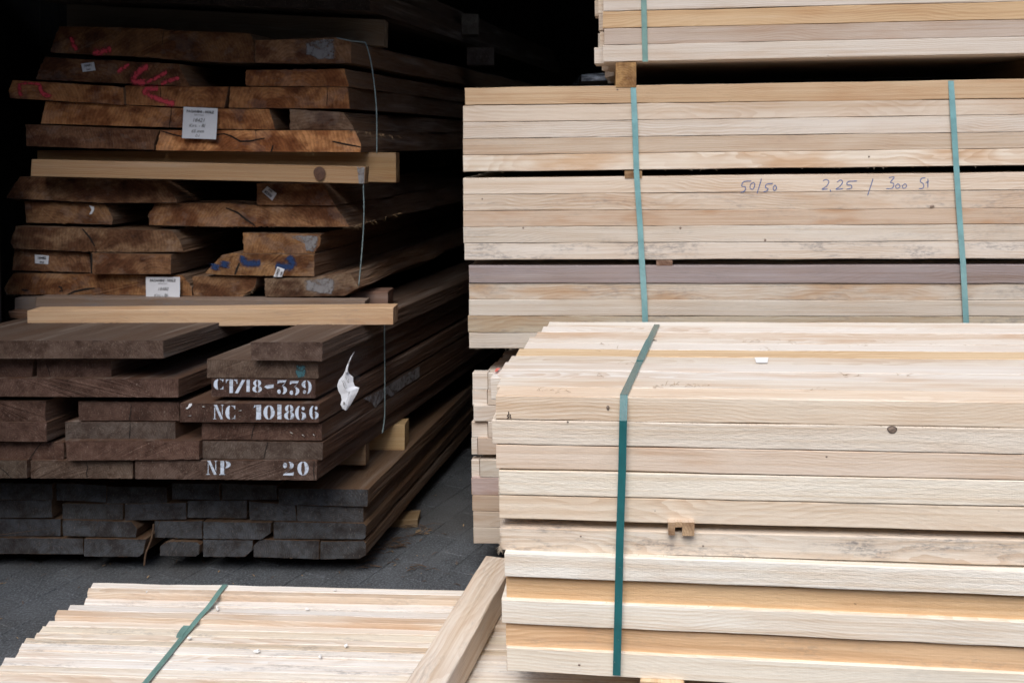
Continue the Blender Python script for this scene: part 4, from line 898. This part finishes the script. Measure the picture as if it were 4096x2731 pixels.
# ------------------------------------------------------------------ paper cards and number stickers stapled to plank ends
def card(board, Pd, uv, name, lines, curl=.004, extra=0.0):
    p = Vector((0, Pd, 0)) - fN * (board['fw'] + .003 + extra); a, b_, c, d = [hit(u, v, p, fN) for u, v in uv]
    vs_, fs = [], []; K = 8
    for i in range(K + 1):
        for j in range(K + 1):
            s, t = i / K, j / K; q = a.lerp(b_, s).lerp(d.lerp(c, s), t); vs_.append(q - fN * (curl * (t ** 2) * (.4 + .6 * s) + .0008 * math.sin(s * 7)))
    for i in range(K):
        for j in range(K): fs.append((i * (K + 1) + j, i * (K + 1) + j + 1, (i + 1) * (K + 1) + j + 1, (i + 1) * (K + 1) + j))
    mw = Matrix.Translation(a); o = newobj(name, mesh_from(name, vs_, fs, mw), M_PAPER, board, mw)
    X = (b_ - a); Yv = (d - a); wl_, hl_ = X.length, Yv.length; X = X.normalized(); Yv = -Yv.normalized()
    for (txt, x, y, size, mt, shear, rot) in lines:
        cu = bpy.data.curves.new('printed_text', 'FONT'); cu.body = txt; cu.size = size * hl_; cu.shear = shear; cu.align_x = 'CENTER'; cu.resolution_u = 2
        cu.offset = .0003 if mt is M_INK else 0
        tmp = bpy.data.objects.new('tmp', cu); COL.objects.link(tmp)
        me = bpy.data.meshes.new_from_object(tmp.evaluated_get(bpy.context.evaluated_depsgraph_get())) if False else None
        bpy.context.view_layer.update(); me = bpy.data.meshes.new_from_object(tmp.evaluated_get(bpy.context.evaluated_depsgraph_get())); bpy.data.objects.remove(tmp)
        Nn = X.cross(Yv).normalized(); org = a + X * wl_ * x - Yv * hl_ * y - fN * (curl * y * y * (.4 + .6 * x) + .0016)
        mwt = Matrix.Translation(org) @ Matrix(((X.x, Yv.x, Nn.x), (X.y, Yv.y, Nn.y), (X.z, Yv.z, Nn.z))).to_4x4() @ Matrix.Rotation(rot, 4, 'Z')
        me.materials.clear(); newobj('printed_text' if mt is M_INK else 'handwriting', me, mt, board, mwt)
    return o
INK, PEN = M_INK, M_INKSOFT
card(UB[8], UZ, [(734,428),(871,434),(867,558),(729,553)], 'paper_card', [('PAGANINI - HOLZ', .5, .17, .11, INK, 0, 0), ('BERATUNG', .47, .26, .06, PEN, 0, 0), ('18421', .46, .46, .17, PEN, .3, .03), ('Kirs. - Bl', .42, .63, .15, PEN, .3, .03), ('65 mm', .45, .80, .15, PEN, .3, .03), ('0-I', .45, .94, .13, PEN, .3, .03)], .006, .012)
card(VB[10], VZ, [(583,1107),(720,1108),(722,1199),(585,1199)], 'paper_card', [('PAGANINI - HOLZ', .5, .20, .14, INK, 0, 0), ('BERATUNG', .5, .31, .08, PEN, 0, 0), ('18482', .5, .58, .2, PEN, .3, .03), ('Kirs - Bk', .45, .85, .18, PEN, .3, .03)], .006, .012)
def sticker(board, Pd, uv, l1, l2, rot180=False):
    ln = [(l1, .5, .45, .42, INK, 0, 0), (l2, .5, .88, .26, INK, 0, 0)]
    card(board, Pd, uv, 'number_sticker', ln, .0, 0)
sticker(UB[3], UZ, [(324,256),(376,249),(383,282),(331,289)], '18481', 'PAG')
sticker(VB[6], VZ, [(139,1018),(196,1023),(193,1057),(140,1053)], '18482', 'PAG')
sticker(VB[3], VZ, [(1089,803),(1048,767),(1069,745),(1107,774)], '00528', 'ENZ')
sticker(VB[9], VZ, [(1109,1066),(1094,1107),(1127,1107),(1139,1077)], '03451', 'ENZ')
# ------------------------------------------------------------------ hanging paper tag, cords
dN = tn(16.6)[1]; side_n = Vector((dN.y, -dN.x, 0))          # right-hand side of the stencilled stack
corner = hit(1290, 1800, Vector((0, NZ, 0)), fN)
def on_side(u, v, off): return hit(u, v, corner + side_n * off, side_n)
tagt = thing('paper_tag', on_side(1380, 1500, .03), 'crumpled white paper tag hanging from a string on the side of the stencilled stack', 'paper tag')
TAGY = on_side(1360, 1560, .05).y - .05
def tz(x, y): return (1320 + x / 3.2, 1380 + y / 3.2)
left = [(208, 300), (165, 385), (112, 450), (92, 520), (108, 590), (140, 640), (150, 700), (134, 760), (160, 810), (195, 836)]
right = [(222, 310), (246, 365), (296, 408), (298, 470), (318, 525), (375, 545), (350, 610), (310, 680), (260, 770), (215, 832)]
vs_, fs = [], []; K = 5
for i in range(10):
    for j in range(K + 1):
        s = j / K; x = left[i][0] * (1 - s) + right[i][0] * s; y = left[i][1] * (1 - s) + right[i][1] * s
        off = .030 + (.010 if j in (2, 3) else 0) + .004 * math.sin(i * 1.3 + s * 2)
        vs_.append(at_depth(*tz(x, y), TAGY + (.010 * abs(s - .45) * 2 + .003 * math.sin(i * .5))))
for i in range(9):
    for j in range(K): q = i * (K + 1) + j; fs.append((q, q + 1, q + K + 2, q + K + 1))
mw = Matrix.Translation(vs_[0]); newobj('tag_sheet', mesh_from('tag_sheet', vs_, fs, mw), M_PAPER, tagt, mw)
tube('string', spline([on_side(*tz(312, 85), .005)] + [at_depth(*tz(x, y), TAGY) for x, y in ((268, 160), (238, 235), (220, 290), (212, 350))], 4), [.0007 + .00022 * i for i in range(17)], M_PAPER, tagt, 5)
for xs in ([(165,470),(175,520),(205,560),(200,500),(170,450)], [(200,400),(215,440),(235,480),(238,430)], [(150,450),(180,500),(190,540)], [(240,600),(232,640)], [(255,590),(245,625)]):
    tube('handwriting', spline([at_depth(*tz(x, y), TAGY - .008) for x, y in xs], 4), .0006, M_INKSOFT, tagt, 4)
for (x, y) in ((142, 565), (162, 610), (182, 745)):
    o_ = [at_depth(*tz(x + a, y + b_), TAGY - .008) for a, b_ in ((-14, -22), (12, -16), (14, 18), (-10, 24))]
    if y > 700: patch('printed_mark', o_, -fN, M_INKSOFT, tagt, lift=.001, edge=False)
# cords round the stacks
def zc(pts, y): return [at_depth(u, v, y) for u, v in pts]
B_ = lambda *q: [(900 + x / 2.24, y / 2.24) for x, y in q]; F_ = lambda *q: [(900 + x / 2.24, 1250 + y / 2.24) for x, y in q]
def cordline(root, uvs, y, r=.0019): tube('cord', spline(zc(uvs, y), 5), r, M_CORD, root, 6)
cordline(us, B_((1000, 340), (1130, 368), (1230, 378), (1262, 395), (1300, 520), (1330, 700), (1352, 900), (1360, 1100), (1360, 1375)), 2.98)
cordline(vs1, DD((1252, 45), (1240, 190), (1245, 400), (1240, 600), (1222, 850), (1198, 1110)), 2.97)
tube('cord', spline([on_side(u, v, .02) for u, v in F_((1425, 60), (1427, 115), (1430, 400), (1432, 800), (1428, 950), (1410, 1080))], 5), .002, M_CORD, ns, 6)
patch('paint_streak', [on_side(u, v, .002) for u, v in F_((1230, 770), (1330, 720), (1440, 660), (1600, 560), (1735, 480), (1735, 580), (1600, 660), (1480, 755), (1440, 720), (1380, 790), (1340, 850), (1300, 800))], side_n, MP_GREY, NB[10], lift=.003, edge=False)
for (x0, x1, ya, yb) in ((1070, 1235, 175, 250), (1080, 1240, 370, 345), (1110, 1175, 500, 560)):
    for k in range(9):
        x = x0 + (x1 - x0) * k / 8; yy = ya + (yb - ya) * k / 8 - (60 if ya < 300 else 20) * k / 8
        crackline(NB[2], [], corner, side_n, 1) if False else None
        pts = [on_side(900 + x / 2.24, 1250 + (yy + j) / 2.24, .0) for j in (0, 45, 90)]
        ribbon('printed_text', [q_ + side_n * .012 for q_ in pts], .0025, side_n, MP_GREY, NB[2], edge=True)
# ------------------------------------------------------------------ splinters, shavings, foam crumbs, litter
def litter(name, items, mat, label, cat='wood shavings', kind='stuff'):
    vs_, fs = [], []
    for c, d, l, w, up_ in items:
        s = Vector((d.y, -d.x, 0)).normalized() if abs(d.z) < .95 else Vector((1, 0, 0)); b0 = len(vs_); m_ = c + d * l * .5 + up_ * l * .12
        vs_ += [c - s * w / 2, c + s * w / 2, m_ + s * w / 2, m_ - s * w / 2, c + d * l, m_ - up_ * w * .6, c - up_ * w * .6]
        fs += [tuple(b0 + q for q in f) for f in ((0, 1, 2, 3), (3, 2, 4), (0, 3, 5, 6), (1, 6, 5, 2), (5, 3, 4), (5, 4, 2))]
    mw = Matrix.Translation(items[0][0]); o = newobj(name, mesh_from(name, vs_, fs, mw), mat, None, mw); return tag(o, label, cat, kind=kind)
random.seed(21); it = []
for (u, v, n_) in ((2500, 1452, 4), (2440, 1400, 3), (2190, 1560, 5), (2240, 1565, 4), (2640, 1545, 9), (2740, 1542, 7), (2810, 1545, 6), (3150, 1372, 12), (3010, 1370, 8), (3440, 1385, 9), (3530, 1372, 8), (3760, 1385, 8), (3400, 1505, 8), (3620, 1505, 6), (3980, 1550, 4), (2420, 1380, 4), (3900, 1388, 4), (3080, 1400, 4), (2430, 1500, 3), (3250, 1560, 4)):
    for _ in range(n_):
        c = on_level(u + random.uniform(-45, 45), v + random.uniform(-7, 7), FBTOP + .003); a = random.uniform(0, 6.28)
        if random.random() < .5: a = random.choice((0, math.pi)) + random.uniform(-.3, .3)
        it.append((c, Vector((math.cos(a), math.sin(a), random.uniform(0, .5))).normalized(), random.uniform(.006, .02), random.uniform(.0005, .0011), Z3))
litter('wood_shavings', it, M_CHIP, 'thin brown wood shavings scattered on top of the nearest bundle')
it = []
for _ in range(60):
    u, v = random.choice(((1590, 2160, ), (1570, 2190), (1640, 2130), (1500, 2240), (1660, 2270), (1480, 2255), (1590, 2200), (1690, 2110), (1560, 2180)))
    c = on_level(u + random.uniform(-55, 55), v + random.uniform(-14, 14), .004); a = random.uniform(-.5, .5) + random.choice((0, math.pi))
    it.append((c, Vector((math.cos(a), math.sin(a), random.uniform(0, .12))).normalized(), random.uniform(.015, .075), random.uniform(.0012, .004), Z3))
for _ in range(150):
    c = Vector((random.uniform(-1.7, -.1), random.uniform(2.42, 3.3), .003)); a = random.uniform(0, 6.28)
    it.append((c, Vector((math.cos(a), math.sin(a), .05)).normalized(), random.uniform(.006, .03), random.uniform(.0008, .003), Z3))
litter('bark_litter', it, M_CHIPD, 'brown bark slivers strewn on the dark paving between the stacks', 'bark litter')
it = []
for _ in range(90):
    c = Vector((random.uniform(-1.6, 0.05), random.uniform(2.42, 3.6), .003)); a = random.uniform(0, 6.28)
    it.append((c, Vector((math.cos(a), math.sin(a), .05)).normalized(), random.uniform(.004, .016), random.uniform(.0012, .004), Z3))
for _ in range(14):
    c = on_level(1690 + random.uniform(-30, 30), 2125 + random.uniform(-12, 12), .004); it.append((c, Vector((1, random.uniform(-.3, .3), .1)).normalized(), random.uniform(.008, .02), .0025, Z3))
litter('wood_shavings', it, M_CHIP, 'pale wood chips lying on the dark paving in front of the shed')
# frayed fibres along sawn edges
def fray(parent, uvs, p, n, k, ln, mat, dz=1, spread=0):
    vs_, fs = [], []
    for _ in range(k):
        i = random.randrange(len(uvs) - 1); s = random.random(); u = uvs[i][0] * (1 - s) + uvs[i + 1][0] * s; v = uvs[i][1] * (1 - s) + uvs[i + 1][1] * s
        c = hit(u, v, Vector(p), n); d = Vector((random.uniform(-1, 1), random.uniform(-.5, .2), dz * random.uniform(.1, 1))).normalized(); l = random.uniform(.3, 1) * ln; w = .0007
        b0 = len(vs_); s_ = Vector((n.y, -n.x, 0)); vs_ += [c - s_ * w, c + s_ * w, c + d * l, c - n * w]; fs += [(b0, b0 + 1, b0 + 2), (b0 + 1, b0 + 3, b0 + 2), (b0 + 3, b0, b0 + 2)]
    mw = Matrix.Translation(vs_[0]); o = newobj('frayed_fibres', mesh_from('frayed_fibres', vs_, fs, mw), mat, parent, mw); o['kind'] = 'stuff'
M_FIB = plain('pale_fibre', (.6, .5, .38), .8, .3); M_FIBD = plain('brown_fibre', (.3, .2, .12), .8, .4)
fray(rm, [(2190, 349), (2290, 349)], rmp, rmn, 46, .007, M_FIB); fray(rm, [(1870, 352), (4000, 320)], rmp, rmn, 90, .004, M_FIB); fray(rm, [(1853, 720), (1853, 775)], rmp, rmn, 24, .004, M_FIB, .3)
fray(rm, [(1880, 687), (4000, 663)], rmp, rmn, 26, .009, M_FIB, -1); fray(tb, [(2420, 249), (4000, 216)], rmp, rmn, 26, .01, M_FIB, -1); fray(rm, [(1900, 1395), (2150, 1396)], rmp, rmn, 20, .005, M_FIB, -1)
fray(fb, [(1969, 1700), (1969, 1772)], fbp, fbn, 50, .004, M_FIB, .4); fray(fb, [(1998, 1900), (1996, 1975)], fbp, fbn, 60, .006, M_FIB, -.5); fray(fb, [(2000, 2120), (1998, 2198)], fbp, fbn, 60, .006, M_FIB, .1); fray(fb, [(1997, 2180), (2000, 2199)], fbp, fbn, 30, .014, M_FIB, -.8)
fray(fb, [(2030, 2590), (2030, 2680)], fbp, fbn, 40, .005, M_FIB, .2)
fray(fb, [(2000, 1676), (4000, 1711)], fbp, fbn, 120, .004, M_FIB, -1); fray(fb, [(2000, 2204), (4000, 2262)], fbp, fbn, 90, .004, M_FIB, 1); fray(fb, [(2030, 2392), (4000, 2480)], fbp, fbn, 90, .005, M_FIB, 1)
fray(UB[9], [(1400, 520), (1416, 522)], (0, UZ, 0), fN, 25, .03, M_FIBD, -.4); fray(VB[4], [(1380, 907), (1440, 900)], (0, VZ, 0), fN, 18, .022, M_FIBD, -.6); fray(VB[11], [(967, 1186), (1005, 1170), (1020, 1140)], (0, VZ - .01, 0), fN, 70, .012, M_FIBD, -.3)
fray(VB[4], [(594, 860), (600, 900)], (0, VZ, 0), fN, 60, .008, M_FIBD, .2); fray(VB[5], [(42, 960), (56, 994)], (0, VZ, 0), fN, 50, .008, M_FIBD, .2); fray(VB[10], [(20, 1155), (30, 1178), (260, 1180), (560, 1183)], (0, VZ, 0), fN, 140, .006, M_FIBD, -1)
fray(VB[1], [(28, 790), (80, 800), (400, 811), (690, 811)], (0, VZ, 0), fN, 120, .005, M_FIBD, -1); fray(VB[5], [(60, 994), (400, 1009), (735, 1008)], (0, VZ, 0), fN, 140, .005, M_FIBD, -1); fray(VB[4], [(600, 900), (900, 907), (1400, 907)], (0, VZ, 0), fN, 140, .006, M_FIBD, -1)
fray(UB[9], [(1420, 522), (1600, 545)], (0, UZ - .02, 0), fN, 30, .03, M_CHIP, -.7); fray(UB[7], [(1410, 360), (1620, 420)], (0, UZ - .01, 0), fN, 16, .012, M_FIBD, -.4); fray(VB[4], [(1400, 907), (1600, 850)], (0, VZ - .02, 0), fN, 34, .026, M_CHIP, -.6)
fray(VB[3], [(1345, 822), (1500, 790)], (0, VZ - .01, 0), fN, 16, .014, M_FIBD, .1); fray(UB[11], [(1190, 610), (1260, 612)], (0, UZ, 0), fN, 8, .016, M_CHIP, -1); fray(VB[1], [(700, 810), (760, 795)], (0, VZ, 0), fN, 10, .02, M_CHIP, .3)
# foam crumbs on the battens
def crumb(u, v, r, lab):
    z_ = lvl(v - .02 * (u - 446)); c = on_level(u, v, z_); bm = bmesh.new(); r *= .7; bmesh.ops.create_icosphere(bm, subdivisions=2, radius=r)
    sd = random.random() * 99
    for q in bm.verts: q.co *= 1 + 1.3 * noise.noise(q.co / r * 1.5 + Vector((sd, 0, 0))); q.co.z = q.co.z * .6 + r * .4
    me = bpy.data.meshes.new('foam_crumb'); bm.to_mesh(me); bm.free(); me.materials.append(M_FOAM)
    o = newobj('foam_crumb', me, None, None, Matrix.Translation(c)); tag(o, lab, 'foam crumb', 'white foam crumbs on the battens')
crumb(1029, 2605, .0075, 'largest white foam crumb, on the battens right of the green strap'); crumb(1383, 2584, .0062, 'white foam crumb on the battens close to the diagonal beam')
crumb(757, 2553, .006, 'white foam crumb touching the sage green strap below its joint'); crumb(1280, 2626, .006, 'greyish foam crumb near the lower right of the battens')
crumb(870, 2438, .0055, 'small foam crumb just right of the sage green strap, upper part'); crumb(868, 2428, .004, 'tiny foam crumb directly above the small one by the strap')
crumb(583, 2378, .004, 'tiny foam crumb on the rearmost battens, left of the strap'); crumb(587, 2366, .003, 'tiniest foam crumb, on the back edge battens left of the strap')
crumb(1228, 2436, .005, 'foam crumb on the middle of the batten bundle'); crumb(1340, 2360, .004, 'foam crumb at the back edge of the battens right of centre')
# small black splinter beside the strap on the nearest bundle, red painted timber end, white patch
c = on_level(2617, 1362, FBTOP + .002)
tag(litter('bark_chip', [(c - fbt * .008, fbt, .016, .006, Z3)], M_KNOTD, 'small black bark chip beside the teal strap on the nearest bundle', 'bark chip', None), kind=None) if False else litter('bark_chip', [(c - fbt * .008, fbt, .016, .006, Z3)], M_KNOTD, 'small black bark chip beside the teal strap on the nearest bundle', 'bark chip', 'stuff')
z_ = FBTOP + .004
patch('red_paint', [on_level(u, v, z_) for u, v in ((1985, 1474), (2002, 1473), (1988, 1487), (1978, 1488))], Z3, M_REDEND, fb, lift=.001, edge=False)
patch('white_paint', [on_level(u, v, z_) for u, v in ((3018, 1431), (3074, 1431), (3070, 1453), (3025, 1453))], Z3, M_FOAM, fb, lift=.0012, edge=False)
